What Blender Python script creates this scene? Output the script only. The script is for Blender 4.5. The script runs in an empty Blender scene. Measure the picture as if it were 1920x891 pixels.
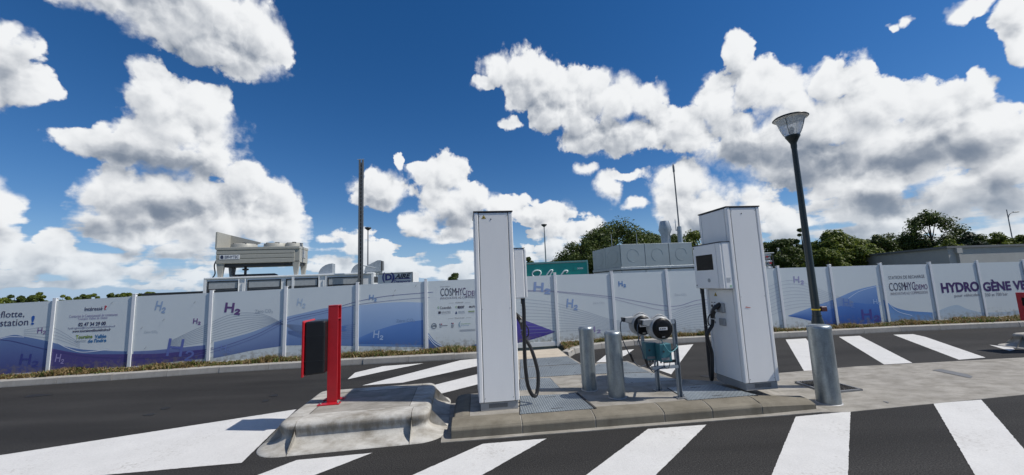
import bpy, bmesh, math, random
import numpy as np
from mathutils import Matrix, Vector

random.seed(7)
rng = np.random.default_rng(7)
scene = bpy.context.scene
col = scene.collection
PI = math.pi

# ------------------------------------------------------------------ camera
CAM_H = 1.65
FPX, PITCH, ROLL = 710.0, 0.1199, -0.0409          # focal length in photo pixels (1920 wide), tilt up, roll
_f = Vector((0, math.cos(PITCH), math.sin(PITCH)))
_u = Vector((0, -math.sin(PITCH), math.cos(PITCH)))
_r = Vector((1, 0, 0))
CR = math.cos(ROLL) * _r + math.sin(ROLL) * _u
CU = -math.sin(ROLL) * _r + math.cos(ROLL) * _u
CF = _f
cam_data = bpy.data.cameras.new('camera')
cam_data.sensor_fit = 'HORIZONTAL'
cam_data.sensor_width = 36.0
cam_data.lens = 36.0 * FPX / 1920.0
cam_data.clip_start = 0.05
cam_data.clip_end = 6000
cam = bpy.data.objects.new('camera', cam_data)
col.objects.link(cam)
M = Matrix((( CR.x, CU.x, -CF.x, 0), (CR.y, CU.y, -CF.y, 0), (CR.z, CU.z, -CF.z, CAM_H), (0, 0, 0, 1)))
cam.matrix_world = M
scene.camera = cam
scene.render.resolution_x, scene.render.resolution_y = 1024, 475

def ray(px, py):
    return (CR * ((px - 960) / FPX) - CU * ((py - 445.5) / FPX) + CF)
def G(px, py, z=0.0):
    """photo pixel -> point on the horizontal plane z"""
    d = ray(px, py); t = (z - CAM_H) / d.z
    return Vector((d.x * t, d.y * t, z))
def D(px, py, Y):
    """photo pixel -> point at forward distance Y"""
    d = ray(px, py); t = Y / d.y
    return Vector((d.x * t, Y, CAM_H + d.z * t))
def project(P):
    d = Vector(P) - Vector((0, 0, CAM_H)); z = d.dot(CF)
    return 960 + FPX * d.dot(CR) / z, 445.5 - FPX * d.dot(CU) / z
def zat(py, x, y):
    lo, hi = -1.0, 40.0
    for _ in range(50):
        m = (lo + hi) / 2
        if project((x, y, m))[1] > py: lo = m
        else: hi = m
    return (lo + hi) / 2

# ------------------------------------------------------------------ sun, sky, exposure
SUN_EL = math.radians(52.0)
SUN_AZ = math.radians(98.0)                       # clockwise from +Y
sd = Vector((math.sin(SUN_AZ) * math.cos(SUN_EL), math.cos(SUN_AZ) * math.cos(SUN_EL), math.sin(SUN_EL)))
sl = bpy.data.lights.new('sun', 'SUN')
sl.energy = 4.6
sl.angle = math.radians(0.53)
sl.color = (1.0, 0.955, 0.89)
so = bpy.data.objects.new('sun', sl)
so.rotation_euler = sd.to_track_quat('Z', 'Y').to_euler()
so.location = (20, -10, 40)
col.objects.link(so)

scene.view_settings.view_transform = 'Standard'
scene.view_settings.look = 'None'
scene.view_settings.exposure = 0.0
scene.view_settings.gamma = 1.0
scene.view_settings.use_curve_mapping = False

def azel(px, py):
    d = ray(px, py).normalized()
    return math.degrees(math.atan2(d.x, d.y)), math.degrees(math.asin(d.z))

# cumulus puffs: photo pixel of the centre, half width, half height
PUFFS = [
 # high cloud, upper left
 (190,-6,110,34),(280,14,120,46),(360,58,120,50),(440,80,90,56),(488,78,54,58),(300,-50,170,50),(430,20,90,50),
 # cloud at the left edge
 (8,118,70,62),(62,150,44,40),(-2,56,26,26),(-60,140,80,70),
 # left tower
 (292,158,44,36),(330,196,84,46),(392,206,42,46),(352,240,100,56),(180,272,50,24),(404,270,54,50),(300,296,136,30),(250,250,50,30),
 # below the tower
 (478,352,52,42),(300,372,120,44),(218,372,72,40),(506,408,54,56),(390,400,100,44),(250,416,90,34),(540,440,36,36),(330,440,130,26),
 (6,404,52,54),
 # low left banks
 (118,462,40,36),(66,500,76,30),(168,502,90,36),(340,474,52,22),(236,456,60,18),(262,506,60,14),(350,512,60,16),(60,532,70,10),(180,536,80,9),(300,536,70,9),(400,500,50,16),(10,515,50,12),(-30,470,60,30),
 # low centre
 (666,462,30,38),(700,486,52,34),(752,508,80,24),(640,500,50,30),(850,512,44,26),(612,452,22,10),(878,500,24,24),
 (718,356,56,30),(694,340,20,26),
 (836,338,46,42),(796,326,30,24),(750,304,9,16),(852,388,52,40),(898,372,26,26),(944,384,48,20),(1000,402,40,16),(792,424,38,26),(852,440,56,22),
 (1040,412,34,30),(1072,440,48,36),(1112,428,24,22),(1006,444,26,14),(1000,476,36,22),(1060,480,60,26),(1036,462,30,30),
 # centre cloud
 (928,122,28,36),(990,126,38,40),(906,156,22,12),(1010,166,60,46),(1092,178,72,42),(1168,186,52,46),(1216,196,34,42),(1250,238,58,38),(1150,248,96,36),(1050,212,60,36),(1290,262,40,26),(960,232,16,12),
 (1142,352,24,28),(1172,332,36,12),(1196,380,28,9),(1098,316,20,12),
 # big bank on the right
 (1388,106,30,42),(1404,160,56,52),(1350,196,44,52),(1470,178,66,46),(1560,160,56,44),(1620,140,30,30),(1646,192,70,40),(1720,206,64,46),(1780,216,54,44),(1836,176,46,40),(1862,226,60,54),
 (1480,250,170,66),(1700,270,200,70),(1310,250,44,40),(1880,290,120,76),(1400,262,90,52),(1500,310,120,40),(1650,330,140,46),(1830,370,170,60),
 (1276,346,54,44),(1330,392,60,50),(1272,400,40,50),(1420,396,52,44),(1470,420,60,46),(1610,392,100,40),(1740,410,120,44),(1620,440,130,36),(1850,440,130,40),(1360,440,60,40),
 # upper right
 (1800,24,40,24),(1836,14,30,16),(1900,36,46,44),(1926,76,40,40),(1690,44,10,6),(1672,56,8,4),
]

# shaded undersides and thick cores: photo pixel, half width, half height, strength
CORES = [
 (230,10,170,50,.42),(390,92,120,44,.36),(30,130,62,44,.7),(290,312,130,30,.95),(215,288,70,22,.45),(330,392,140,24,.8),(240,432,120,20,.55),(-4,440,46,20,.7),
 (240,470,90,12,.5),(330,485,70,10,.5),(150,522,220,16,.4),(110,488,70,10,.35),(1130,256,120,30,.55),(1020,214,40,30,.35),(1400,284,110,46,.7),(1530,306,130,44,.85),
 (1730,292,190,36,.85),(1880,258,60,24,.6),(1650,384,160,26,.8),(1860,372,140,34,.7),(1570,440,150,24,.5),(1300,420,60,26,.3),(722,376,56,10,.45),(856,412,60,14,.5),(820,446,70,10,.4),(1000,412,50,8,.4),(1906,60,46,26,.6),(720,512,90,10,.4),
]

def build_world():
    w = bpy.data.worlds.new('World'); scene.world = w; w.use_nodes = True
    nt = w.node_tree; nt.nodes.clear(); L = nt.links
    def node(t, **k):
        n = nt.nodes.new(t)
        for a, b in k.items(): setattr(n, a, b)
        return n
    def plug(s, v):
        if hasattr(v, 'is_output') or hasattr(v, 'node'): L.new(v, s)
        else: s.default_value = v
    def math_(op, a, b=None, c=None, clamp=False):
        n = node('ShaderNodeMath', operation=op, use_clamp=clamp)
        for s, v in zip(n.inputs, (a, b, c)):
            if v is not None: plug(s, v)
        return n.outputs[0]
    def vmath(op, a, b=None, c=None, scale=None):
        n = node('ShaderNodeVectorMath', operation=op)
        for s, v in zip(n.inputs[:3], (a, b, c)):
            if v is not None: plug(s, v)
        if scale is not None: plug(n.inputs['Scale'], scale)
        return n.outputs['Value'] if op in ('LENGTH', 'DOT_PRODUCT') else n.outputs[0]
    def mixc(f, a, b):
        n = node('ShaderNodeMix', data_type='RGBA'); plug(n.inputs[0], f); plug(n.inputs[6], a); plug(n.inputs[7], b)
        return n.outputs[2]
    def smooth(x, a, b, lo=0.0, hi=1.0):
        n = node('ShaderNodeMapRange', interpolation_type='SMOOTHSTEP'); plug(n.inputs[0], x)
        n.inputs[1].default_value = a; n.inputs[2].default_value = b; n.inputs[3].default_value = lo; n.inputs[4].default_value = hi
        return n.outputs[0]
    tc = node('ShaderNodeTexCoord').outputs['Generated']
    sep = node('ShaderNodeSeparateXYZ'); L.new(tc, sep.inputs[0])
    az = math_('MULTIPLY', math_('ARCTAN2', sep.outputs[0], sep.outputs[1]), 57.2958)
    el = math_('MULTIPLY', math_('ARCSINE', sep.outputs[2]), 57.2958)
    cmb = node('ShaderNodeCombineXYZ'); L.new(az, cmb.inputs[0]); L.new(el, cmb.inputs[1])
    p0 = cmb.outputs[0]
    # distances flatten towards the horizon: clouds there are stretched sideways
    noise_cache = {}
    def warp(p, key):
        if key not in noise_cache:
            nz = node('ShaderNodeTexNoise', noise_dimensions='2D'); L.new(p, nz.inputs['Vector'])
            nz.inputs['Scale'].default_value = 0.22; nz.inputs['Detail'].default_value = 4.0; nz.inputs['Roughness'].default_value = 0.55
            noise_cache[key] = vmath('MULTIPLY', vmath('SUBTRACT', nz.outputs['Color'], (0.5, 0.5, 0.5)), (3.9, 2.8, 0))
        return noise_cache[key]
    # the rest of the sky, outside the photograph: the same broken cumulus
    far = node('ShaderNodeTexNoise', noise_dimensions='2D'); L.new(p0, far.inputs['Vector'])
    far.inputs['Scale'].default_value = 0.045; far.inputs['Detail'].default_value = 2.0
    outside = math_('MAXIMUM', smooth(math_('ABSOLUTE', az), 54, 62), smooth(el, 40, 48))
    gen = math_('MULTIPLY_ADD', far.outputs['Fac'], -5.0, 4.25)
    gen = math_('ADD', gen, math_('MULTIPLY_ADD', outside, -3.0, 3.0))
    def billow(p, wv, detail):
        vo = node('ShaderNodeTexVoronoi', voronoi_dimensions='2D', feature='F1', normalize=True)
        L.new(vmath('ADD', p, vmath('SCALE', wv, scale=0.45)), vo.inputs['Vector'])
        vo.inputs['Scale'].default_value = 0.27; vo.inputs['Detail'].default_value = detail; vo.inputs['Roughness'].default_value = 0.4
        vo.inputs['Lacunarity'].default_value = 2.3
        return math_('SUBTRACT', 0.36, math_('MULTIPLY', math_('MULTIPLY', vo.outputs['Distance'], vo.outputs['Distance']), 1.35))
    sx, sy = 0.42, 0.91
    p1 = vmath('ADD', p0, (2.6 * sx, 2.6 * sy, 0))
    p2 = vmath('ADD', p0, (1.1 * sx, 1.1 * sy, 0))
    w0, w1 = warp(p0, 0), warp(p1, 1)
    q0, q1 = vmath('ADD', p0, w0), vmath('ADD', p1, w1)
    bill0, bill1 = billow(p0, w0, 4.0), billow(p2, w0, 3.0)
    fine = node('ShaderNodeTexNoise', noise_dimensions='2D'); L.new(p0, fine.inputs['Vector'])
    fine.inputs['Scale'].default_value = 1.3; fine.inputs['Detail'].default_value = 6.0; fine.inputs['Roughness'].default_value = 0.62
    strv = vmath('MULTIPLY', p0, (0.16, 0.75, 0))
    streak = node('ShaderNodeTexNoise', noise_dimensions='2D'); L.new(strv, streak.inputs['Vector'])
    streak.inputs['Scale'].default_value = 1.0; streak.inputs['Detail'].default_value = 5.0
    low = math_('MULTIPLY', math_('SUBTRACT', streak.outputs['Fac'], 0.54), smooth(el, 3.0, 13.0, 2.6, 0.0))
    soft = node('ShaderNodeTexNoise', noise_dimensions='2D'); L.new(p0, soft.inputs['Vector'])
    soft.inputs['Scale'].default_value = 0.13; soft.inputs['Detail'].default_value = 6.0; soft.inputs['Roughness'].default_value = 0.55
    sky = node('ShaderNodeTexSky', sky_type='NISHITA', sun_disc=False)
    sky.sun_elevation = SUN_EL; sky.sun_rotation = SUN_AZ
    sky.air_density = 1.0; sky.dust_density = 0.1; sky.ozone_density = 4.0; sky.altitude = 80
    hs = node('ShaderNodeHueSaturation'); hs.inputs['Saturation'].default_value = 1.3; hs.inputs['Value'].default_value = 0.85
    L.new(sky.outputs[0], hs.inputs['Color'])
    skyc = mixc(smooth(el, -2.0, 11.0, 0.75, 0.0), vmath('MULTIPLY', hs.outputs[0], (0.98, 0.94, 1.04)), (2.3, 4.4, 7.5, 1))
    hz = smooth(el, -1.0, 9.0, 0.42, 0.0)
    edge = math_('MULTIPLY_ADD', smooth(soft.outputs['Fac'], 0.40, 0.62), 0.50, 0.20)     # crisp here, wispy there
    # texture shared by all clouds: lumps, fine fray, layers near the horizon; and its relief towards the sun
    tex_t = math_('MULTIPLY_ADD', bill0, 1.35, -0.08)
    tex_t = math_('ADD', math_('MULTIPLY_ADD', fine.outputs['Fac'], 0.30, -0.15), tex_t)
    tex_t = math_('ADD', tex_t, low)
    tex_l = math_('MULTIPLY_ADD', math_('SUBTRACT', bill0, bill1), 2.5, 0.80)
    tex_l = math_('ADD', tex_l, math_('MULTIPLY_ADD', soft.outputs['Fac'], 1.0, -0.5))
    tex_l = math_('ADD', tex_l, math_('MULTIPLY_ADD', fine.outputs['Fac'], 0.12, -0.06))
    tex_l = math_('MULTIPLY_ADD', low, 0.5, tex_l)
    def zone_group(lo, hi):
        """node group: nearness to the puffs that reach this range of azimuth, here and towards the sun, and depth of shade"""
        g = bpy.data.node_groups.new('cloud_field', 'ShaderNodeTree')
        for nm, ty in (('Q0', 'NodeSocketVector'), ('Q1', 'NodeSocketVector'), ('Gen', 'NodeSocketFloat')): g.interface.new_socket(nm, in_out='INPUT', socket_type=ty)
        for nm in ('Base0', 'Base1', 'Shade'): g.interface.new_socket(nm, in_out='OUTPUT', socket_type='NodeSocketFloat')
        gi = g.nodes.new('NodeGroupInput'); go = g.nodes.new('NodeGroupOutput'); GL = g.links
        def dist(q, a, e, a1, e1):
            m = g.nodes.new('ShaderNodeVectorMath'); m.operation = 'MULTIPLY_ADD'; GL.new(q, m.inputs[0]); m.inputs[1].default_value = (1 / a1, 1 / e1, 0); m.inputs[2].default_value = (-a / a1, -e / e1, 0)
            l = g.nodes.new('ShaderNodeVectorMath'); l.operation = 'LENGTH'; GL.new(m.outputs[0], l.inputs[0]); return l.outputs['Value']
        puffs = []
        for (cx, cy, rx, ry) in PUFFS:
            a, e = azel(cx, cy); a1 = max(azel(cx + rx, cy)[0] - a, 0.5); e1 = max(azel(cx, cy - ry)[1] - e, 0.4)
            if a + 1.7 * a1 + 4.5 > lo and a - 1.7 * a1 - 4.5 < hi: puffs.append((a, e, a1, e1))
        for k in (0, 1):
            acc = gi.outputs[2]
            for pf in puffs:
                d = dist(gi.outputs[k], *pf)
                n = g.nodes.new('ShaderNodeMath'); n.operation = 'SMOOTH_MIN'; n.inputs[2].default_value = 0.22
                GL.new(acc, n.inputs[0]); GL.new(d, n.inputs[1]); acc = n.outputs[0]
            n = g.nodes.new('ShaderNodeMath'); n.operation = 'SUBTRACT'; n.inputs[0].default_value = 1.0; GL.new(acc, n.inputs[1]); GL.new(n.outputs[0], go.inputs[k])
        acc = None
        for (cx, cy, rx, ry, k) in CORES:
            a, e = azel(cx, cy); a1 = azel(cx + rx, cy)[0] - a; e1 = azel(cx, cy - ry)[1] - e
            if a + 1.3 * a1 + 3 > lo and a - 1.3 * a1 - 3 < hi:
                d = dist(gi.outputs[0], a, e, a1, e1)
                mr = g.nodes.new('ShaderNodeMapRange'); mr.interpolation_type = 'SMOOTHSTEP'; GL.new(d, mr.inputs[0])
                mr.inputs[1].default_value = 0.2; mr.inputs[2].default_value = 1.3; mr.inputs[3].default_value = k; mr.inputs[4].default_value = 0.0
                if acc is None: acc = mr.outputs[0]
                else:
                    n = g.nodes.new('ShaderNodeMath'); n.operation = 'MAXIMUM'; GL.new(acc, n.inputs[0]); GL.new(mr.outputs[0], n.inputs[1]); acc = n.outputs[0]
        if acc is not None: GL.new(acc, go.inputs[2])
        return g
    def zone(lo, hi):
        n = node('ShaderNodeGroup'); n.node_tree = zone_group(lo, hi)
        L.new(q0, n.inputs[0]); L.new(q1, n.inputs[1]); L.new(gen, n.inputs[2])
        base0, base1, shade = n.outputs[0], n.outputs[1], n.outputs[2]
        t = math_('ADD', math_('MINIMUM', base0, 0.75), tex_t)
        lit = math_('MULTIPLY_ADD', math_('SUBTRACT', base0, base1), 0.55, tex_l)      # relief towards the sun
        lit = math_('SUBTRACT', lit, math_('MULTIPLY', math_('MAXIMUM', math_('SUBTRACT', t, 0.35), 0.0), 0.45))   # thick parts pass less light
        lit = math_('SUBTRACT', lit, shade)
        lit = smooth(lit, -0.62, 1.2)
        alpha = smooth(math_('DIVIDE', math_('ADD', t, 0.05), edge), 0.0, 1.0)
        ccol = mixc(lit, (1.9, 2.35, 3.1, 1), (8.9, 9.05, 9.2, 1))
        ccol = mixc(hz, ccol, (5.0, 6.2, 7.4, 1))
        bg = node('ShaderNodeBackground'); L.new(mixc(alpha, skyc, ccol), bg.inputs[0]); bg.inputs[1].default_value = 0.10
        return bg.outputs[0]
    edges = [-200, -38, -26, -12, 0, 13, 24, 34, 200]
    sh = zone(edges[0], edges[1])
    for lo, hi in zip(edges[1:], edges[2:]):
        ms = node('ShaderNodeMixShader'); L.new(math_('GREATER_THAN', az, lo), ms.inputs[0])
        L.new(sh, ms.inputs[1]); L.new(zone(lo, hi), ms.inputs[2]); sh = ms.outputs[0]
    out = node('ShaderNodeOutputWorld'); L.new(sh, out.inputs[0])
    w.cycles.sampling_method = 'MANUAL'; w.cycles.sample_map_resolution = 512
build_world()

# ------------------------------------------------------------------ helpers
def thing(name, label, cat, loc=(0, 0, 0), rotz=0.0, group=None):
    o = bpy.data.objects.new(name, None); o.empty_display_size = 0.1
    col.objects.link(o); o.location = loc; o.rotation_euler = (0, 0, rotz)
    tag(o, label, cat, group); return o
def tag(o, label, cat, group=None):
    o['label'] = label; o['category'] = cat
    if group: o['group'] = group
    return o
def structure(o, label=None):
    o['kind'] = 'structure'
    if label: o['label'] = label
    return o

class MB:
    """collects geometry for ONE mesh object"""
    def __init__(s): s.v = []; s.f = []; s.sm = []
    def add(s, vs, fs, smooth=False):
        b = len(s.v); s.v += [tuple(x) for x in vs]
        for f in fs: s.f.append(tuple(b + i for i in f)); s.sm.append(smooth)
        return s
    def box(s, x0, x1, y0, y1, z0, z1):
        return s.add([(x0,y0,z0),(x1,y0,z0),(x1,y1,z0),(x0,y1,z0),(x0,y0,z1),(x1,y0,z1),(x1,y1,z1),(x0,y1,z1)],
              [(3,2,1,0),(4,5,6,7),(0,1,5,4),(1,2,6,5),(2,3,7,6),(3,0,4,7)])
    def prism(s, poly, z0, z1):
        """polygon in xy (counter-clockwise) extruded in z"""
        n = len(poly)
        vs = [(p[0], p[1], z0) for p in poly] + [(p[0], p[1], z1) for p in poly]
        fs = [tuple(range(n - 1, -1, -1)), tuple(range(n, 2 * n))] + [(i, (i + 1) % n, n + (i + 1) % n, n + i) for i in range(n)]
        return s.add(vs, fs)
    def prism_x(s, poly, x0, x1):
        """profile in (y,z) extruded along x"""
        n = len(poly)
        vs = [(x0, p[0], p[1]) for p in poly] + [(x1, p[0], p[1]) for p in poly]
        fs = [tuple(range(n - 1, -1, -1)), tuple(range(n, 2 * n))] + [(i, (i + 1) % n, n + (i + 1) % n, n + i) for i in range(n)]
        return s.add(vs, fs)
    def prism_y(s, poly, y0, y1):
        n = len(poly)
        vs = [(p[0], y0, p[1]) for p in poly] + [(p[0], y1, p[1]) for p in poly]
        fs = [tuple(range(n)), tuple(range(2 * n - 1, n - 1, -1))] + [(i, n + i, n + (i + 1) % n, (i + 1) % n) for i in range(n)]
        return s.add(vs, fs)
    def lathe(s, prof, n=24, c=(0, 0, 0), axis='z', smooth=True, caps=True):
        vs = []; fs = []
        for r, h in prof:
            for i in range(n):
                a = 2 * PI * i / n; x, y = r * math.cos(a), r * math.sin(a)
                p = {'z': (x, y, h), 'y': (x, h, -y), 'x': (h, x, y)}[axis]
                vs.append((c[0] + p[0], c[1] + p[1], c[2] + p[2]))
        for k in range(len(prof) - 1):
            for i in range(n):
                j = (i + 1) % n
                fs.append((k * n + i, k * n + j, (k + 1) * n + j, (k + 1) * n + i))
        s.add(vs, fs, smooth)
        if caps:
            s.add(vs[:n], [tuple(range(n - 1, -1, -1))]); s.add(vs[-n:], [tuple(range(n))])
        return s
    def tube(s, pts, r, n=8, smooth=True):
        pts = [Vector(p) for p in pts]; rs = r if isinstance(r, (list, tuple)) else [r] * len(pts)
        vs = []; fs = []; prev = None
        for i, p in enumerate(pts):
            t = (pts[min(i + 1, len(pts) - 1)] - pts[max(i - 1, 0)]).normalized()
            if prev is None:
                ref = Vector((0, 0, 1)) if abs(t.z) < 0.9 else Vector((1, 0, 0))
                a = t.cross(ref).normalized()
            else:
                a = (prev - t * prev.dot(t)).normalized()
            prev = a; b = t.cross(a)
            for k in range(n):
                an = 2 * PI * k / n
                vs.append(p + (a * math.cos(an) + b * math.sin(an)) * rs[i])
        m = len(pts)
        for i in range(m - 1):
            for k in range(n):
                j = (k + 1) % n
                fs.append((i * n + k, i * n + j, (i + 1) * n + j, (i + 1) * n + k))
        s.add(vs, fs, smooth)
        s.add(vs[:n], [tuple(range(n - 1, -1, -1))]); s.add(vs[-n:], [tuple(range(n))])
        return s
    def mesh(s, name):
        me = bpy.data.meshes.new(name); me.from_pydata(s.v, [], s.f)
        me.polygons.foreach_set('use_smooth', s.sm); me.update(); return me
    def build(s, name, m, parent=None, bevel=0.0, seg=1, loc=None, rotz=None):
        o = bpy.data.objects.new(name, s.mesh(name)); o.data.materials.append(m)
        col.objects.link(o); o.parent = parent
        if loc is not None: o.location = loc
        if rotz is not None: o.rotation_euler = (0, 0, rotz)
        if bevel:
            b = o.modifiers.new('bevel', 'BEVEL'); b.width = bevel; b.segments = seg; b.limit_method = 'ANGLE'; b.angle_limit = 0.6
        return o
def spline(pts, n=8):
    """smooth path through points (Catmull-Rom)"""
    P = [Vector(p) for p in pts]; out = []
    for i in range(len(P) - 1):
        p0, p1, p2, p3 = P[max(i - 1, 0)], P[i], P[i + 1], P[min(i + 2, len(P) - 1)]
        for k in range(n):
            t = k / n
            out.append(0.5 * ((2 * p1) + (p2 - p0) * t + (2 * p0 - 5 * p1 + 4 * p2 - p3) * t * t + (3 * p1 - p0 - 3 * p2 + p3) * t ** 3))
    out.append(P[-1]); return out
def link_copy(o, parent=None):
    c = o.copy(); col.objects.link(c); c.parent = parent
    for ch in list(o.children): link_copy(ch, c)
    return c

# ------------------------------------------------------------------ materials
def mat(name, base, rough=0.6, metal=0.0, vary=0.12, scale=6.0, bump=0.0, bscale=80.0, tint=None, spec=0.5, trans=0.0, stretch=(1, 1, 1), fine=0.0, fscale=300.0, rvary=0.0):
    m = bpy.data.materials.new(name); m.use_nodes = True
    nt = m.node_tree; L = nt.links; b = nt.nodes['Principled BSDF']
    b.inputs['Roughness'].default_value = rough; b.inputs['Metallic'].default_value = metal
    b.inputs['Specular IOR Level'].default_value = spec; b.inputs['Transmission Weight'].default_value = trans
    tc = nt.nodes.new('ShaderNodeTexCoord'); mp = nt.nodes.new('ShaderNodeMapping')
    mp.inputs['Scale'].default_value = stretch
    L.new(tc.outputs['Object'], mp.inputs[0])
    n = nt.nodes.new('ShaderNodeTexNoise'); n.inputs['Scale'].default_value = scale; n.inputs['Detail'].default_value = 6; n.inputs['Roughness'].default_value = 0.6
    L.new(mp.outputs[0], n.inputs['Vector'])
    r = nt.nodes.new('ShaderNodeMapRange'); r.inputs[1].default_value = 0.3; r.inputs[2].default_value = 0.7
    L.new(n.outputs['Fac'], r.inputs[0])
    mx = nt.nodes.new('ShaderNodeMix'); mx.data_type = 'RGBA'
    lo = tint if tint else tuple(c * (1 - vary) for c in base)
    hi = base if tint else tuple(min(1, c * (1 + vary)) for c in base)
    mx.inputs[6].default_value = (*lo, 1); mx.inputs[7].default_value = (*hi, 1)
    L.new(r.outputs[0], mx.inputs[0])
    outc = mx.outputs[2]
    if fine:
        f = nt.nodes.new('ShaderNodeTexNoise'); f.inputs['Scale'].default_value = fscale; f.inputs['Detail'].default_value = 2
        L.new(tc.outputs['Object'], f.inputs['Vector'])
        fr = nt.nodes.new('ShaderNodeMapRange'); fr.inputs[1].default_value = 0.3; fr.inputs[2].default_value = 0.7
        fr.inputs[3].default_value = 1 - fine; fr.inputs[4].default_value = 1 + fine
        L.new(f.outputs['Fac'], fr.inputs[0])
        vm = nt.nodes.new('ShaderNodeVectorMath'); vm.operation = 'SCALE'
        L.new(outc, vm.inputs[0]); L.new(fr.outputs[0], vm.inputs['Scale']); outc = vm.outputs[0]
    L.new(outc, b.inputs['Base Color'])
    if rvary:
        rr = nt.nodes.new('ShaderNodeMapRange'); rr.inputs[3].default_value = rough - rvary; rr.inputs[4].default_value = rough + rvary
        L.new(n.outputs['Fac'], rr.inputs[0]); L.new(rr.outputs[0], b.inputs['Roughness'])
    if bump:
        bn = nt.nodes.new('ShaderNodeTexNoise'); bn.inputs['Scale'].default_value = bscale; bn.inputs['Detail'].default_value = 4
        L.new(tc.outputs['Object'], bn.inputs['Vector'])
        bp = nt.nodes.new('ShaderNodeBump'); bp.inputs['Strength'].default_value = bump; bp.inputs['Distance'].default_value = 0.01
        L.new(bn.outputs['Fac'], bp.inputs['Height']); L.new(bp.outputs[0], b.inputs['Normal'])
    return m

def asphalt_material():
    m = mat('asphalt', (0.0245, 0.0235, 0.0222), 0.88, vary=0.16, scale=0.6, bump=0.8, bscale=95, fine=0.75, fscale=85, spec=0.28)
    nt = m.node_tree; L = nt.links; b = nt.nodes['Principled BSDF']
    old = b.inputs['Base Color'].links[0].from_socket
    # long worn wheel streaks and small oil spots
    tc = nt.nodes.new('ShaderNodeTexCoord'); mp = nt.nodes.new('ShaderNodeMapping'); mp.inputs['Scale'].default_value = (0.25, 2.4, 1); mp.inputs['Rotation'].default_value = (0, 0, -0.1)
    L.new(tc.outputs['Object'], mp.inputs[0])
    n = nt.nodes.new('ShaderNodeTexNoise'); n.inputs['Scale'].default_value = 0.7; n.inputs['Detail'].default_value = 4; L.new(mp.outputs[0], n.inputs['Vector'])
    mr = nt.nodes.new('ShaderNodeMapRange'); mr.inputs[1].default_value = 0.35; mr.inputs[2].default_value = 0.7; mr.inputs[3].default_value = 0.78; mr.inputs[4].default_value = 1.42
    L.new(n.outputs['Fac'], mr.inputs[0])
    # sparse pale chips
    v = nt.nodes.new('ShaderNodeTexVoronoi'); v.inputs['Scale'].default_value = 55; L.new(tc.outputs['Object'], v.inputs['Vector'])
    sp = nt.nodes.new('ShaderNodeSeparateColor'); L.new(v.outputs['Color'], sp.inputs[0])
    g = nt.nodes.new('ShaderNodeMath'); g.operation = 'GREATER_THAN'; g.inputs[1].default_value = 0.93; L.new(sp.outputs[0], g.inputs[0])
    l = nt.nodes.new('ShaderNodeMath'); l.operation = 'LESS_THAN'; l.inputs[1].default_value = 0.22; L.new(v.outputs['Distance'], l.inputs[0])
    c = nt.nodes.new('ShaderNodeMath'); c.operation = 'MULTIPLY'; L.new(g.outputs[0], c.inputs[0]); L.new(l.outputs[0], c.inputs[1])
    a = nt.nodes.new('ShaderNodeMath'); a.operation = 'MULTIPLY_ADD'; a.inputs[1].default_value = 1.6; L.new(c.outputs[0], a.inputs[0]); L.new(mr.outputs[0], a.inputs[2])
    vm = nt.nodes.new('ShaderNodeVectorMath'); vm.operation = 'SCALE'; L.new(old, vm.inputs[0]); L.new(a.outputs[0], vm.inputs['Scale'])
    L.new(vm.outputs[0], b.inputs['Base Color'])
    return m
def worn_paint():
    m = mat('road_paint', (0.565, 0.56, 0.54), 0.75, vary=0.05, scale=3, bump=0.35, bscale=170, fine=0.07, fscale=90, spec=0.3)
    nt = m.node_tree; L = nt.links; b = nt.nodes['Principled BSDF']
    old = b.inputs['Base Color'].links[0].from_socket
    tc = nt.nodes.new('ShaderNodeTexCoord')
    n = nt.nodes.new('ShaderNodeTexNoise'); n.inputs['Scale'].default_value = 26; n.inputs['Detail'].default_value = 8; n.inputs['Roughness'].default_value = 0.72
    L.new(tc.outputs['Object'], n.inputs['Vector'])
    big = nt.nodes.new('ShaderNodeTexNoise'); big.inputs['Scale'].default_value = 1.7; big.inputs['Detail'].default_value = 5; L.new(tc.outputs['Object'], big.inputs['Vector'])
    ad = nt.nodes.new('ShaderNodeMath'); ad.operation = 'MULTIPLY_ADD'; ad.inputs[1].default_value = 0.55; L.new(big.outputs['Fac'], ad.inputs[0]); L.new(n.outputs['Fac'], ad.inputs[2])
    mr = nt.nodes.new('ShaderNodeMapRange'); mr.inputs[1].default_value = 0.86; mr.inputs[2].default_value = 1.06; L.new(ad.outputs[0], mr.inputs[0])
    mx = nt.nodes.new('ShaderNodeMix'); mx.data_type = 'RGBA'; L.new(mr.outputs[0], mx.inputs[0]); L.new(old, mx.inputs[6]); mx.inputs[7].default_value = (0.36, 0.345, 0.315, 1)
    L.new(mx.outputs[2], b.inputs['Base Color']); return m
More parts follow.
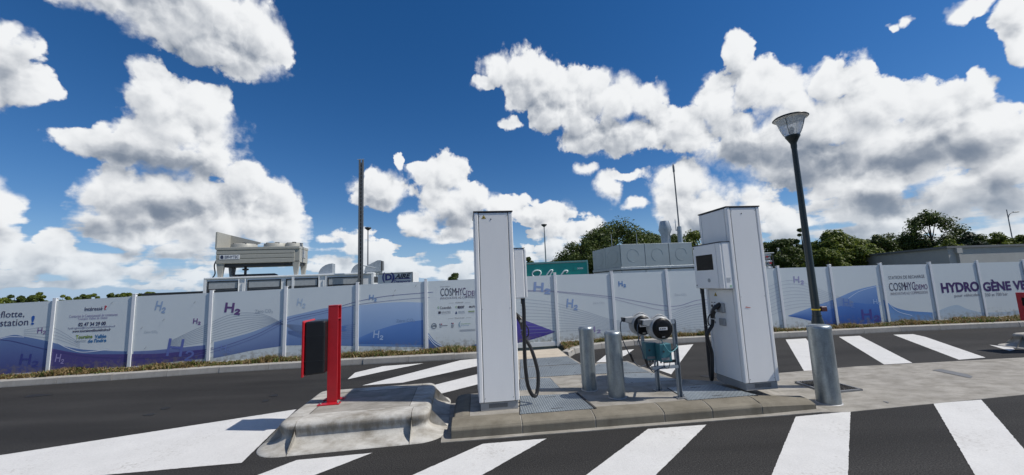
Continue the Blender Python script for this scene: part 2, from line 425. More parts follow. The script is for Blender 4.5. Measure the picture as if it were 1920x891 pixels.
def tread_plate():
    m = mat('tread_plate', (0.30, 0.335, 0.35), 0.5, 0.55, vary=0.16, scale=3, rvary=0.08)
    nt = m.node_tree; L = nt.links; b = nt.nodes['Principled BSDF']
    tc = nt.nodes.new('ShaderNodeTexCoord')
    w1 = nt.nodes.new('ShaderNodeTexWave'); w1.inputs['Scale'].default_value = 11; w1.bands_direction = 'X'
    w2 = nt.nodes.new('ShaderNodeTexWave'); w2.inputs['Scale'].default_value = 11; w2.bands_direction = 'DIAGONAL'
    for w in (w1, w2): L.new(tc.outputs['Object'], w.inputs['Vector'])
    mu = nt.nodes.new('ShaderNodeMath'); mu.operation = 'MULTIPLY'; L.new(w1.outputs['Fac'], mu.inputs[0]); L.new(w2.outputs['Fac'], mu.inputs[1])
    bp = nt.nodes.new('ShaderNodeBump'); bp.inputs['Strength'].default_value = 0.8; bp.inputs['Distance'].default_value = 0.012
    L.new(mu.outputs[0], bp.inputs['Height']); L.new(bp.outputs[0], b.inputs['Normal'])
    old = b.inputs['Base Color'].links[0].from_socket
    mr = nt.nodes.new('ShaderNodeMapRange'); mr.inputs[3].default_value = 0.72; mr.inputs[4].default_value = 1.5; L.new(mu.outputs[0], mr.inputs[0])
    vm = nt.nodes.new('ShaderNodeVectorMath'); vm.operation = 'SCALE'; L.new(old, vm.inputs[0]); L.new(mr.outputs[0], vm.inputs['Scale'])
    L.new(vm.outputs[0], b.inputs['Base Color'])
    return m
def stained_concrete(name, base, dark):
    m = mat(name, base, 0.88, vary=0.12, scale=2.5, bump=0.3, bscale=90, fine=0.10, fscale=160, spec=0.25)
    nt = m.node_tree; L = nt.links; b = nt.nodes['Principled BSDF']
    old = b.inputs['Base Color'].links[0].from_socket
    tc = nt.nodes.new('ShaderNodeTexCoord'); mp = nt.nodes.new('ShaderNodeMapping'); mp.inputs['Scale'].default_value = (1.0, 1.8, 0.5)
    L.new(tc.outputs['Object'], mp.inputs[0])
    n = nt.nodes.new('ShaderNodeTexNoise'); n.inputs['Scale'].default_value = 3.2; n.inputs['Detail'].default_value = 7; n.inputs['Roughness'].default_value = 0.68
    L.new(mp.outputs[0], n.inputs['Vector'])
    mr = nt.nodes.new('ShaderNodeMapRange'); mr.inputs[1].default_value = 0.42; mr.inputs[2].default_value = 0.68; L.new(n.outputs['Fac'], mr.inputs[0])
    mx = nt.nodes.new('ShaderNodeMix'); mx.data_type = 'RGBA'; L.new(mr.outputs[0], mx.inputs[0]); L.new(old, mx.inputs[6]); mx.inputs[7].default_value = (*dark, 1)
    L.new(mx.outputs[2], b.inputs['Base Color']); return m
def leaf_material(name, c1, c2):
    m = bpy.data.materials.new(name); m.use_nodes = True
    nt = m.node_tree; L = nt.links; b = nt.nodes['Principled BSDF']
    b.inputs['Roughness'].default_value = 0.55; b.inputs['Specular IOR Level'].default_value = 0.3
    g = nt.nodes.new('ShaderNodeNewGeometry'); mx = nt.nodes.new('ShaderNodeMix'); mx.data_type = 'RGBA'
    L.new(g.outputs['Random Per Island'], mx.inputs[0]); mx.inputs[6].default_value = (*c1, 1); mx.inputs[7].default_value = (*c2, 1)
    L.new(mx.outputs[2], b.inputs['Base Color'])
    t = nt.nodes.new('ShaderNodeBsdfTranslucent'); L.new(mx.outputs[2], t.inputs[0])
    ms = nt.nodes.new('ShaderNodeMixShader'); ms.inputs[0].default_value = 0.33
    L.new(b.outputs[0], ms.inputs[1]); L.new(t.outputs[0], ms.inputs[2])
    L.new(ms.outputs[0], nt.nodes['Material Output'].inputs[0]); return m
def print_material(name, rough=0.35):
    m = bpy.data.materials.new(name); m.use_nodes = True
    nt = m.node_tree; b = nt.nodes['Principled BSDF']; b.inputs['Roughness'].default_value = rough
    a = nt.nodes.new('ShaderNodeAttribute'); a.attribute_name = 'ink'
    nt.links.new(a.outputs['Color'], b.inputs['Base Color']); return m
INK = {}
def ink(rgb):
    """plain printing ink, colour given as 0-255 sRGB"""
    k = tuple(rgb)
    if k not in INK:
        lin = tuple(((c / 255) ** 2.2) for c in rgb)
        INK[k] = mat('printed_ink', lin, 0.35, vary=0.03)
    return INK[k]

ASPHALT = asphalt_material(); PAINT = worn_paint(); PLATE = tread_plate()
CONC = stained_concrete('concrete', (0.31, 0.292, 0.258), (0.19, 0.176, 0.148))
CONC_K = stained_concrete('kerb_concrete', (0.20, 0.18, 0.14), (0.135, 0.12, 0.09))
CONC_B = stained_concrete('block_concrete', (0.46, 0.445, 0.405), (0.23, 0.21, 0.175))
def drips(m):
    nt = m.node_tree; L = nt.links; b = nt.nodes['Principled BSDF']; old = b.inputs['Base Color'].links[0].from_socket
    tc = nt.nodes.new('ShaderNodeTexCoord'); mp = nt.nodes.new('ShaderNodeMapping'); mp.inputs['Scale'].default_value = (14, 14, 1.2); L.new(tc.outputs['Object'], mp.inputs[0])
    n = nt.nodes.new('ShaderNodeTexNoise'); n.inputs['Scale'].default_value = 1.0; n.inputs['Detail'].default_value = 6; n.inputs['Roughness'].default_value = .65; L.new(mp.outputs[0], n.inputs['Vector'])
    sp = nt.nodes.new('ShaderNodeSeparateXYZ'); L.new(tc.outputs['Object'], sp.inputs[0])
    u = nt.nodes.new('ShaderNodeMapRange'); u.inputs[1].default_value = .06; u.inputs[2].default_value = .15; u.inputs[3].default_value = -.22; u.inputs[4].default_value = .20; L.new(sp.outputs[2], u.inputs[0])
    v = nt.nodes.new('ShaderNodeMapRange'); v.inputs[1].default_value = .21; v.inputs[2].default_value = .25; v.inputs[3].default_value = 0; v.inputs[4].default_value = -.45; L.new(sp.outputs[2], v.inputs[0])
    a = nt.nodes.new('ShaderNodeMath'); a.operation = 'ADD'; L.new(n.outputs['Fac'], a.inputs[0]); L.new(u.outputs[0], a.inputs[1])
    c = nt.nodes.new('ShaderNodeMath'); c.operation = 'ADD'; L.new(a.outputs[0], c.inputs[0]); L.new(v.outputs[0], c.inputs[1])
    r = nt.nodes.new('ShaderNodeMapRange'); r.inputs[1].default_value = .50; r.inputs[2].default_value = .78; r.inputs[4].default_value = .8; L.new(c.outputs[0], r.inputs[0])
    mx = nt.nodes.new('ShaderNodeMix'); mx.data_type = 'RGBA'; L.new(r.outputs[0], mx.inputs[0]); L.new(old, mx.inputs[6]); mx.inputs[7].default_value = (.19, .165, .125, 1)
    L.new(mx.outputs[2], b.inputs['Base Color'])
drips(CONC_B)
CONC_P = stained_concrete('path_concrete', (0.50, 0.44, 0.35), (0.40, 0.345, 0.27))
JOINT = mat('joint', (0.035, 0.034, 0.032), 0.9)
WHITE = mat('dispenser_white', (0.84, 0.83, 0.80), 0.42, vary=0.035, scale=2.2, bump=0.05, bscale=220, fine=0.045, fscale=240, stretch=(1, 1, .3))
WHITE2 = mat('white_aluminium', (0.74, 0.75, 0.75), 0.35, vary=0.04)
SEAM = mat('dark_seam', (0.03, 0.03, 0.032), 0.6)
GREYP = mat('grey_plinth', (0.36, 0.36, 0.355), 0.55, 0.2)
BLACK = mat('black_rubber', (0.012, 0.012, 0.013), 0.5, vary=0.2)
BLACKP = mat('black_plastic', (0.010, 0.010, 0.011), 0.38, vary=0.2)
SCREEN = mat('screen_glass', (0.010, 0.008, 0.007), 0.22, vary=0.3, spec=0.18)
YELLOW = mat('warning_yellow', (0.75, 0.52, 0.03), 0.5)
RED = mat('red_paint', (0.42, 0.012, 0.020), 0.35, vary=0.1, scale=8)
GALV = mat('galvanised_steel', (0.30, 0.335, 0.35), 0.40, 0.75, vary=0.22, scale=14, stretch=(1, 1, 0.35), rvary=0.15, fine=0.08, fscale=60)
GALVD = mat('galvanised_dull', (0.37, 0.41, 0.44), 0.5, 0.6, vary=0.14, scale=5)
STEEL = mat('grey_steel', (0.22, 0.225, 0.23), 0.5, 0.5, vary=0.15)
PANEL = mat('panel_sheet', (0.64, 0.69, 0.695), 0.22, vary=0.03, scale=0.9, bump=0.10, bscale=1.6, fine=0.035, fscale=260, spec=0.45)
def splash(m):
    """dried mud splash low on the sheet, thinning out upwards"""
    nt = m.node_tree; L = nt.links; b = nt.nodes['Principled BSDF']; old = b.inputs['Base Color'].links[0].from_socket
    tc = nt.nodes.new('ShaderNodeTexCoord'); sp = nt.nodes.new('ShaderNodeSeparateXYZ'); L.new(tc.outputs['Object'], sp.inputs[0])
    n = nt.nodes.new('ShaderNodeTexNoise'); n.inputs['Scale'].default_value = 9; n.inputs['Detail'].default_value = 8; n.inputs['Roughness'].default_value = .7; L.new(tc.outputs['Object'], n.inputs['Vector'])
    h = nt.nodes.new('ShaderNodeMapRange'); h.inputs[1].default_value = 0.0; h.inputs[2].default_value = .45; h.inputs[3].default_value = .22; h.inputs[4].default_value = -.12; L.new(sp.outputs[2], h.inputs[0])
    a = nt.nodes.new('ShaderNodeMath'); a.operation = 'ADD'; L.new(n.outputs['Fac'], a.inputs[0]); L.new(h.outputs[0], a.inputs[1])
    r = nt.nodes.new('ShaderNodeMapRange'); r.inputs[1].default_value = .56; r.inputs[2].default_value = .80; r.inputs[4].default_value = .75; L.new(a.outputs[0], r.inputs[0])
    mx = nt.nodes.new('ShaderNodeMix'); mx.data_type = 'RGBA'; L.new(r.outputs[0], mx.inputs[0]); L.new(old, mx.inputs[6]); mx.inputs[7].default_value = (.22, .19, .14, 1)
    L.new(mx.outputs[2], b.inputs['Base Color'])
splash(PANEL)
PRINT = print_material('panel_print', 0.25); splash(PRINT)
PLASTG = mat('grey_plastic', (0.33, 0.34, 0.34), 0.4)
TEAL = mat('teal_enclosure', (0.03, 0.135, 0.16), 0.42)
LAMPG = mat('dark_green_paint', (0.018, 0.026, 0.024), 0.38, vary=0.15)
SOIL = mat('dry_soil', (0.20, 0.15, 0.09), 0.95, vary=0.3, scale=9, bump=0.8, bscale=40)
YARD = mat('yard_ground', (0.16, 0.15, 0.12), 0.95, vary=0.3, scale=0.2, tint=(0.08, 0.10, 0.045))
GRAVEL = mat('dark_gravel', (0.06, 0.058, 0.055), 0.9, vary=0.5, scale=60, bump=1.0, bscale=60)
BEIGE = mat('beige_sheet', (0.36, 0.355, 0.315), 0.5, 0.1, vary=0.06)
DARK = mat('dark_metal', (0.03, 0.032, 0.035), 0.5)
CONTW = mat('container_white', (0.70, 0.72, 0.73), 0.45, vary=0.05)
TEALT = mat('trailer_teal', (0.012, 0.33, 0.28), 0.4, vary=0.05)
TEALD = mat('trailer_edge', (0.20, 0.40, 0.38), 0.4)
GREYW = mat('grey_render', (0.34, 0.345, 0.335), 0.85, vary=0.06, scale=1.5)
GREYD = mat('grey_trim', (0.13, 0.135, 0.14), 0.7)
BARK = mat('bark', (0.09, 0.07, 0.05), 0.9, vary=0.3)
PLEAF = [leaf_material('leaf_dark', (0.024, 0.046, 0.010), (0.11, 0.145, 0.03)),
         leaf_material('leaf_mid', (0.055, 0.09, 0.011), (0.20, 0.235, 0.038)),
         leaf_material('leaf_bluish', (0.016, 0.032, 0.018), (0.045, 0.07, 0.03))]
def glass_material():
    m = bpy.data.materials.new('lantern_glass'); m.use_nodes = True
    nt = m.node_tree; b = nt.nodes['Principled BSDF']
    b.inputs['Base Color'].default_value = (0.86, 0.88, 0.88, 1); b.inputs['Roughness'].default_value = 0.35
    b.inputs['Transmission Weight'].default_value = 0.5; b.inputs['IOR'].default_value = 1.12
    return m
GLASS = glass_material()

# ------------------------------------------------------------------ ground, road, markings
def sheet(name, poly, z, m, parent=None):
    b = MB(); b.add([(p[0], p[1], z) for p in poly], [tuple(range(len(poly)))]); return b.build(name, m, parent)
ground = structure(MB().add([(-2500, -2500, -0.03), (2500, -2500, -0.03), (2500, 2500, -0.03), (-2500, 2500, -0.03)], [(0, 1, 2, 3)]).build('ground', YARD))

KL = [G(0, 727), G(200, 714), G(400, 700), G(640, 686), G(890, 673), G(935, 671)]
KL = [KL[0] + (KL[0] - KL[2]).normalized() * 12] + KL
KR = [G(1067, 671), G(1078, 664), G(1110, 656), G(1190, 648), G(1330, 641), G(1460, 634), G(1690, 622), G(1920, 613)]
KR = KR + [KR[-1] + (KR[-1] - KR[4]).normalized() * 12]
road_poly = [(-60, -14), (60, -14), (60, KR[-1].y + 3)] + [(p.x, p.y + 0.05) for p in reversed(KR)] + [(p.x, p.y + 0.05) for p in reversed(KL)] + [(-60, KL[0].y - 5)]
road = structure(sheet('road', road_poly, 0.0, ASPHALT))

def marking(pts, ext=None):
    P = [G(*p) for p in pts]
    if ext:                                           # (near, far) index pairs pushed further towards the viewer
        for n, f, k in ext: P[n] = P[f] + (P[n] - P[f]) * k
    # slightly ragged edges
    Q = []
    for a, b in zip(P, P[1:] + P[:1]):
        e = b - a; l = e.length; k = max(2, int(l / .03)); n = Vector((-e.y, e.x, 0)).normalized()
        for j in range(k): Q.append(a + e * (j / k) + n * random.gauss(0, .0015))
    sheet('painted_stripe', Q, 0.004, PAINT, road)
marking([(775, 891), (905, 891), (1025, 823), (905, 833)], [(0, 3, 2.6), (1, 2, 2.6)])
marking([(1100, 891), (1230, 891), (1325, 797), (1215, 805)], [(0, 3, 2.2), (1, 2, 2.2)])
marking([(1447, 891), (1590, 891), (1595, 772), (1492, 782)], [(0, 3, 2.0), (1, 2, 2.0)])
marking([(1828, 891), (1962, 891), (1840, 750), (1750, 757)], [(0, 3, 2.0), (1, 2, 2.0)])
marking([(485, 891), (592, 891), (698, 850), (556, 863.5)], [(0, 3, 3.0), (1, 2, 3.0)])
marking([(556, 768), (0, 854.5), (201, 891), (453, 868.5)], [(1, 0, 2.2), (2, 3, 2.6)])
marking([(651.6, 711.6), (718, 697), (794, 681.5), (718, 687), (666, 699)])
marking([(679, 723.4), (755, 718), (940, 677), (935, 669), (863, 676)])
marking([(790, 748), (810.6, 742.8), (940, 710), (935, 692), (810.6, 723.4), (770, 733)])
marking([(1118, 680), (1142, 679.3), (1173, 666.5), (1189, 655.3), (1174, 656.5), (1141, 662)])
marking([(1218, 688), (1258.6, 702.5), (1300, 645.9), (1271, 648.6)])
marking([(1473, 637), (1508, 697), (1560, 692), (1511, 635)])
marking([(1573, 632), (1658, 684), (1711, 681), (1612, 630)])
marking([(1675, 628), (1798, 675), (1848, 671), (1735, 632), (1712, 627)])
marking([(1855, 647), (1893, 658.5), (1903, 656), (1898, 652)])
OIL = mat('oil_stain', (.010, .0098, .0095), .6, vary=.3, scale=30)
# skid and oil marks on the tarmac
for (px, py, rx, ry, a) in [(70, 742, 26, 2.2, -.08), (280, 778, 12, 1.8, -.12), (310, 766, 10, 1.8, -.2), (497, 752, 7, 2, -.2), (514, 742, 8, 2, -.1), (1335, 706, 22, 2, 0)]:
    pts = []
    for k in range(14):
        t = 2 * PI * k / 14; rr = 1 + 0.18 * math.sin(3 * t + px)
        x, y = rx * rr * math.cos(t), ry * rr * math.sin(t)
        pts.append(G(px + x * math.cos(a) - y * math.sin(a), py + x * math.sin(a) + y * math.cos(a)))
    sheet('oil_mark', list(reversed(pts)), 0.004, OIL, road)

# ------------------------------------------------------------------ kerb along the fence, verge
def along(poly, s):
    for a, b in zip(poly, poly[1:]):
        l = (b - a).length
        if s <= l or b is poly[-1]: return a + (b - a) * (s / l), (b - a).normalized()
        s -= l
def kerb_run(root, poly, step):
    tot = sum((b - a).length for a, b in zip(poly, poly[1:])); n = max(1, round(tot / step)); l = tot / n
    prof = [(0, -0.1), (0.16, -0.1), (0.16, 0.13), (0.035, 0.13), (0.012, 0.115), (0.0, 0.02)]
    me = MB().prism_x(prof, -l / 2 + 0.004, l / 2 - 0.004).mesh('kerb_stone'); me.materials.append(CONC_K2)
    for i in range(n):
        p, d = along(poly, (i + .5) * l)
        o = bpy.data.objects.new('kerb_stone', me); col.objects.link(o); o.parent = root
        o.location = (p.x, p.y, random.uniform(-.004, .004)); o.rotation_euler = (0, 0, math.atan2(d.y, d.x) + random.uniform(-.006, .006))
CONC_K2 = stained_concrete('roadside_kerb', (0.36, 0.345, 0.315), (0.27, 0.255, 0.225))
kroot = bpy.data.objects.new('kerb', None); col.objects.link(kroot); structure(kroot)
kerb_run(kroot, KL, 1.0)
kerb_run(kroot, KR[:4], 0.5)
kerb_run(kroot, KR[3:], 1.0)

# ------------------------------------------------------------------ fence of printed panels
FX = [(-10.27, 8.50), (-8.65, 8.69), (-7.04, 8.88), (-5.43, 9.08), (-3.81, 9.27), (-2.20, 9.46), (-0.58, 9.65), (1.03, 9.84), (2.57, 9.99), (4.12, 10.13),
      (5.66, 10.28), (7.20, 10.42), (8.74, 10.57), (10.29, 10.71), (11.83, 10.86), (13.37, 11.01), (14.91, 11.15)]
TOPX = [(103.9,562.5),(252.7,554.3),(397.4,547.5),(536.7,540.1),(670.3,532.6),(798.4,526.4),(918,520.4),(1039.8,514.4),(1146.1,511.4),(1248.5,507.6),(1353,504.6),(1457.7,501.6),(1555,498.9),(1649.7,495.9),(1742,494.1),(1830.4,491.4),(1916.7,489.4)]
FP = []
for (x, y), (px, py) in zip(FX, TOPX):
    Y = y
    p = D(px, py, Y); FP.append(Vector((p.x, Y, p.z)))
d0 = FP[0] - FP[1]; d1 = FP[-1] - FP[-2]
FP = [FP[0] + d0 * 2, FP[0] + d0] + FP + [FP[-1] + d1, FP[-1] + d1 * 2]      # FP[i+2] is photo post i
NPAN = len(FP) - 1
fence = thing('fence', 'long white hoarding of printed panels between slim white posts behind the kerb', 'fence', (0, 0, 0))
ZB = 0.10
verge_poly_l = [(p.x, p.y + 0.14) for p in KL] + [(FP[8].x - .1, FP[8].y + .4)] + [(p.x, p.y + .5) for p in reversed(FP[:8])]
verge = structure(sheet('verge', verge_poly_l, 0.105, SOIL))
verge2 = structure(sheet('verge', [(p.x + (0.1 if i == 0 else 0), p.y + 0.14) for i, p in enumerate(KR)] + [(p.x, p.y + .5) for p in reversed(FP[9:])], 0.104, SOIL))

panels = []; frames = []
for i in range(NPAN):
    a, b = FP[i], FP[i + 1]
    d = Vector((b.x - a.x, b.y - a.y, 0)); l = d.length; ang = math.atan2(d.y, d.x)
    za, zb = a.z - 0.02 - ZB, b.z - 0.02 - ZB
    # sheet with a slight bow, local x along the fence, local -y towards the road
    n = 8; vs = []; fs = []
    bow = 0.0
    for k in range(n + 1):
        t = k / n; x = t * l; y = -bow * math.sin(PI * t)
        zt = za + (zb - za) * t
        vs += [(x, y, 0), (x, y, zt * .5), (x, y, zt), (x, y + .03, 0), (x, y + .03, zt * .5), (x, y + .03, zt)]
    for k in range(n):
        o6, q6 = k * 6, k * 6 + 6
        for j in (0, 1): fs += [(o6 + j, q6 + j, q6 + j + 1, o6 + j + 1), (o6 + 3 + j, o6 + 4 + j, q6 + 4 + j, q6 + 3 + j)]
        fs.append((o6 + 2, q6 + 2, q6 + 5, o6 + 5))
    m = MB().add(vs, fs)
    m.sm = [False] * len(m.f)
    p = m.build('fence_panel', PANEL, fence, loc=(a.x, a.y, ZB), rotz=ang)
    panels.append(p); frames.append((a, Vector((math.cos(ang), math.sin(ang), 0)), l, za, zb))
    MB().box(0.04, l - .04, -.012, .04, -.06, .045).build('base_rail', WHITE2, fence, loc=(a.x, a.y, ZB), rotz=ang)
for i in range(NPAN + 1):
    a = FP[i]; b = FP[min(i + 1, NPAN)]; c = FP[max(i - 1, 0)]
    ang = math.atan2((b - c).y, (b - c).x); h = a.z - ZB + .03
    m = MB().box(-.036, .036, -.026, -.006, -.08, h).box(-.02, .02, -.006, .05, -.08, h).box(-.038, .038, -.028, .055, h, h + .012)
    m.build('fence_post', WHITE2, fence, 0.004, loc=(a.x, a.y, ZB), rotz=ang)

def on_panel(i, px, py):
    """photo pixel -> (x, z) on panel i (photo post numbering)"""
    a, e, l, za, zb = frames[i + 2]
    n = Vector((-e.y, e.x, 0)); d = ray(px, py); c = Vector((0, 0, CAM_H))
    t = (Vector((a.x, a.y, 0)) - c).dot(n) / d.dot(n); P = c + d * t
    return (P - Vector((a.x, a.y, 0))).dot(e), P.z - ZB
def panel_of(px, py=580):
    for i in range(-2, NPAN - 2):
        x, z = on_panel(i, px, py)
        if -1e-6 <= x <= frames[i + 2][2]: return i, x
    return None
def fence_s(px, py):
    for i in range(-2, NPAN - 2):
        x, z = on_panel(i, px, py)
        if -1e-6 <= x <= frames[i + 2][2]: return i + x / frames[i + 2][2], z
    x, z = on_panel(-2 if px < 960 else NPAN - 3, px, py)
    i = -2 if px < 960 else NPAN - 3
    return i + x / frames[i + 2][2], z
def curve_of(pts):
    q = sorted(fence_s(*p) for p in pts); S = np.array([a for a, _ in q]); Z = np.array([b for _, b in q])
    def f(s):
        # smooth cubic through the points
        k = int(np.clip(np.searchsorted(S, s) - 1, 0, len(S) - 2)); h = S[k + 1] - S[k]; t = (s - S[k]) / h
        m0 = (Z[k + 1] - Z[k - 1]) / (S[k + 1] - S[k - 1]) if k > 0 else (Z[k + 1] - Z[k]) / h
        m1 = (Z[k + 2] - Z[k]) / (S[k + 2] - S[k]) if k + 2 < len(S) else (Z[k + 1] - Z[k]) / h
        return (2*t**3-3*t*t+1)*Z[k] + (t**3-2*t*t+t)*h*m0 + (-2*t**3+3*t*t)*Z[k+1] + (t**3-t*t)*h*m1
    return f, S[0], S[-1]
def lin(c): return tuple((x / 255) ** 2.2 for x in c)
LAYER = [0]
def printed_area(name, top, bot, ctop, cbot, lift):
    """printed colour field between two curves, one piece on each panel; bot None = foot of the panel"""
    ft, s0, s1 = curve_of(top)
    if bot: fb, b0, b1 = curve_of(bot); s0, s1 = max(s0, b0), min(s1, b1)
    for i in range(-2, NPAN - 2):
        a, b = max(s0, i + .022), min(s1, i + .978)
        if b - a < .02: continue
        l = frames[i + 2][2]; za, zb = frames[i + 2][3:]
        n = 24; R = 5; vs = []; cs = []; fs = []
        for k in range(n + 1):
            s = a + (b - a) * k / n; x = (s - i) * l
            zt = ft(s); zl = fb(s) if bot else .046
            lim = za + (zb - za) * (s - i) - .005
            zt = min(zt, lim); zl = max(min(zl, zt), .046); zt = max(zt, zl)
            for r in range(R):
                t = r / (R - 1); vs.append((x, -lift, zl + (zt - zl) * t))
                cs.append(tuple(cbot[j] + (ctop[j] - cbot[j]) * t for j in range(3)))
        for k in range(n):
            for r in range(R - 1): q = k * R + r; fs.append((q, q + R, q + R + 1, q + 1))
        o = MB().add(vs, fs).build(name, PRINT, panels[i + 2])
        at = o.data.color_attributes.new('ink', 'FLOAT_COLOR', 'POINT')
        at.data.foreach_set('color', np.array([(*lin(c), 1) for c in cs], dtype=np.float32).ravel())
def printed_line(pts, w, rgb, lift, name='printed_line', sub=None):
    f, s0, s1 = curve_of(pts)
    for i in range(-2, NPAN - 2):
        a, b = max(s0, i + .022), min(s1, i + .978)
        if b - a < .02: continue
        l = frames[i + 2][2]; n = 26; vs = []; fs = []
        for k in range(n + 1):
            s = a + (b - a) * k / n; x = (s - i) * l; z = max(f(s), .05)
            ds = 1e-3; sl = (f(min(s + ds, s1)) - f(max(s - ds, s0))) / (2 * ds * l); ww = w * math.sqrt(1 + sl * sl)
            vs += [(x, -lift, z - ww / 2), (x, -lift, z + ww / 2)]
        for k in range(n): q = 2 * k; fs.append((q, q + 2, q + 3, q + 1))
        MB().add(vs, fs).build(name, ink(rgb), panels[i + 2])

_fc = bpy.data.curves.new('lettering', 'FONT'); _fo = bpy.data.objects.new('lettering', _fc); col.objects.link(_fo)
def text_mesh(txt, bold=0.0, shear=0.0, spacing=1.0):
    _fc.body = txt; _fc.offset = bold; _fc.shear = shear; _fc.resolution_u = 3; _fc.space_character = spacing
    dg = bpy.context.evaluated_depsgraph_get(); dg.update()
    me = bpy.data.meshes.new_from_object(_fo.evaluated_get(dg)); me.name = 'lettering'
    return me
def fit_text(me, x0, x1, z0, z1, y, skew=0.0):
    """stretch a text mesh into the rectangle (x0..x1, z0..z1) of an xz plane; skew = z rise over its width"""
    n = len(me.vertices); co = np.zeros(n * 3, dtype=np.float32); me.vertices.foreach_get('co', co); co = co.reshape(-1, 3)
    mn, mx = co.min(0), co.max(0)
    u = (co[:, 0] - mn[0]) / (mx[0] - mn[0]); v = (co[:, 1] - mn[1]) / (mx[1] - mn[1])
    out = np.stack([x0 + u * (x1 - x0), np.full(n, y, dtype=np.float32), z0 + v * (z1 - z0) + u * skew], 1).astype(np.float32)
    me.vertices.foreach_set('co', out.ravel()); me.update(); return me
def panel_text(i, txt, box, rgb, bold=0.0, lift=.0032, tilt=0.0, spacing=1.0):
    """box = photo pixels (left, top, right, bottom) measured on the panel"""
    x0, y0, x1, y1 = box
    a = on_panel(i, x0, y1); b = on_panel(i, x1, y0)
    me = fit_text(text_mesh(txt, bold, 0, spacing), a[0], b[0], a[1], 0, -lift) if False else text_mesh(txt, bold, 0, spacing)
    zc = on_panel(i, (x0 + x1) / 2, (y0 + y1) / 2)[1]
    hz = abs(on_panel(i, (x0 + x1) / 2, y0)[1] - on_panel(i, (x0 + x1) / 2, y1)[1])
    L = frames[i + 2][2]
    fit_text(me, max(a[0], .04), min(b[0], L - .04), zc - hz / 2, zc + hz / 2, -lift)
    if tilt:
        n = len(me.vertices); co = np.zeros(n * 3, dtype=np.float32); me.vertices.foreach_get('co', co); co = co.reshape(-1, 3)
        cx = (a[0] + b[0]) / 2; x = co[:, 0] - cx; z = co[:, 2] - zc
        co[:, 0] = cx + x * math.cos(tilt) - z * math.sin(tilt); co[:, 2] = zc + x * math.sin(tilt) + z * math.cos(tilt)
        me.vertices.foreach_set('co', co.ravel())
    me.materials.clear(); me.materials.append(ink(rgb))
    o = bpy.data.objects.new('lettering', me); col.objects.link(o); o.parent = panels[i + 2]; return o
def panel_rect(i, box, rgb, name='printed_mark', lift=.0032):
    x0, y0, x1, y1 = box; a = on_panel(i, x0, (y0 + y1) / 2); b = on_panel(i, x1, (y0 + y1) / 2)
    z1 = on_panel(i, (x0 + x1) / 2, y0)[1]; z0 = on_panel(i, (x0 + x1) / 2, y1)[1]
    MB().add([(a[0], -lift, z0), (b[0], -lift, z0), (b[0], -lift, z1), (a[0], -lift, z1)], [(0, 1, 2, 3)]).build(name, ink(rgb), panels[i + 2])
H2 = 'H\u2082'
# colour fields
PUR, BLU = (98, 92, 150), (92, 118, 178)
printed_area('printed_wave', [(-200,660),(-60,645),(0,634),(27,628),(45,631),(90,640),(125,650),(162,656),(238,659)],
             [(-200,735),(0,712),(90,704),(240,690)], (104,128,172), (74,78,132), .0012)
printed_area('printed_wave', [(248,659),(288,657),(385,647)], [(248,690),(330,678),(387,673)], (112,126,172), (84,90,140), .0012)
printed_area('printed_wave', [(400,642),(440,632),(480,620),(528,599)], [(400,672),(440,664),(480,656),(529,649)], (140,162,196), (104,122,164), .0012)
printed_area('printed_wave', [(537.7,594),(573,586),(610,578),(666.6,574)], [(536,648),(591,647),(662,649)], (150,172,204), (100,126,172), .0012)
printed_area('printed_wave', [(672,572.7),(720,568),(760,566.4),(794,567.7)], [(672,649),(730,650),(794,651)], (168,190,218), (104,140,190), .0012)
printed_area('printed_wave', [(672,634),(705,620),(750,607),(794,600)], [(672,645),(730,646),(794,647)], (96,134,192), (70,108,170), .0018)
printed_area('printed_wave', [(90,652),(130,660),(165,664),(240,664),(300,663),(385,655)], [(90,700),(130,697),(165,692),(240,688),(300,681),(385,670)], (84,76,130), (78,74,128), .0018)
printed_area('printed_wave', [(803,624),(812,636),(825,646),(845,652),(870,652),(890,646),(915,640)], None, (86,122,176), (64,92,150), .0012)
printed_area('printed_wave', [(925,590),(960,594),(990,603),(1020,614),(1041,622)], [(925,650),(960,645),(985,640),(1020,630),(1041,622.5)], (96,88,168), (72,62,140), .0012)
printed_area('printed_wave', [(1478,592),(1525,575),(1567.6,560),(1602.7,545),(1640,535.7),(1654,534.7)], [(1478,593),(1500,597),(1530,604),(1570,612),(1600,613),(1654,610)], (128,160,206), (58,96,164), .0012)
printed_area('printed_wave', [(1530,590),(1567,577),(1600,568),(1630,570),(1654,566)], [(1530,600),(1570,611),(1600,612),(1654,609)], (84,124,188), (54,88,158), .0018)
printed_area('printed_wave', [(1656,562),(1665,568),(1678,576.4),(1703,582.7),(1748,586)], None, (98,140,194), (128,160,200), .0012)
printed_area('printed_wave', [(1748,586),(1758,583),(1793,572),(1815,580),(1845,586),(1910,583),(1990,575)], None, (176,194,208), (184,196,204), .0012)
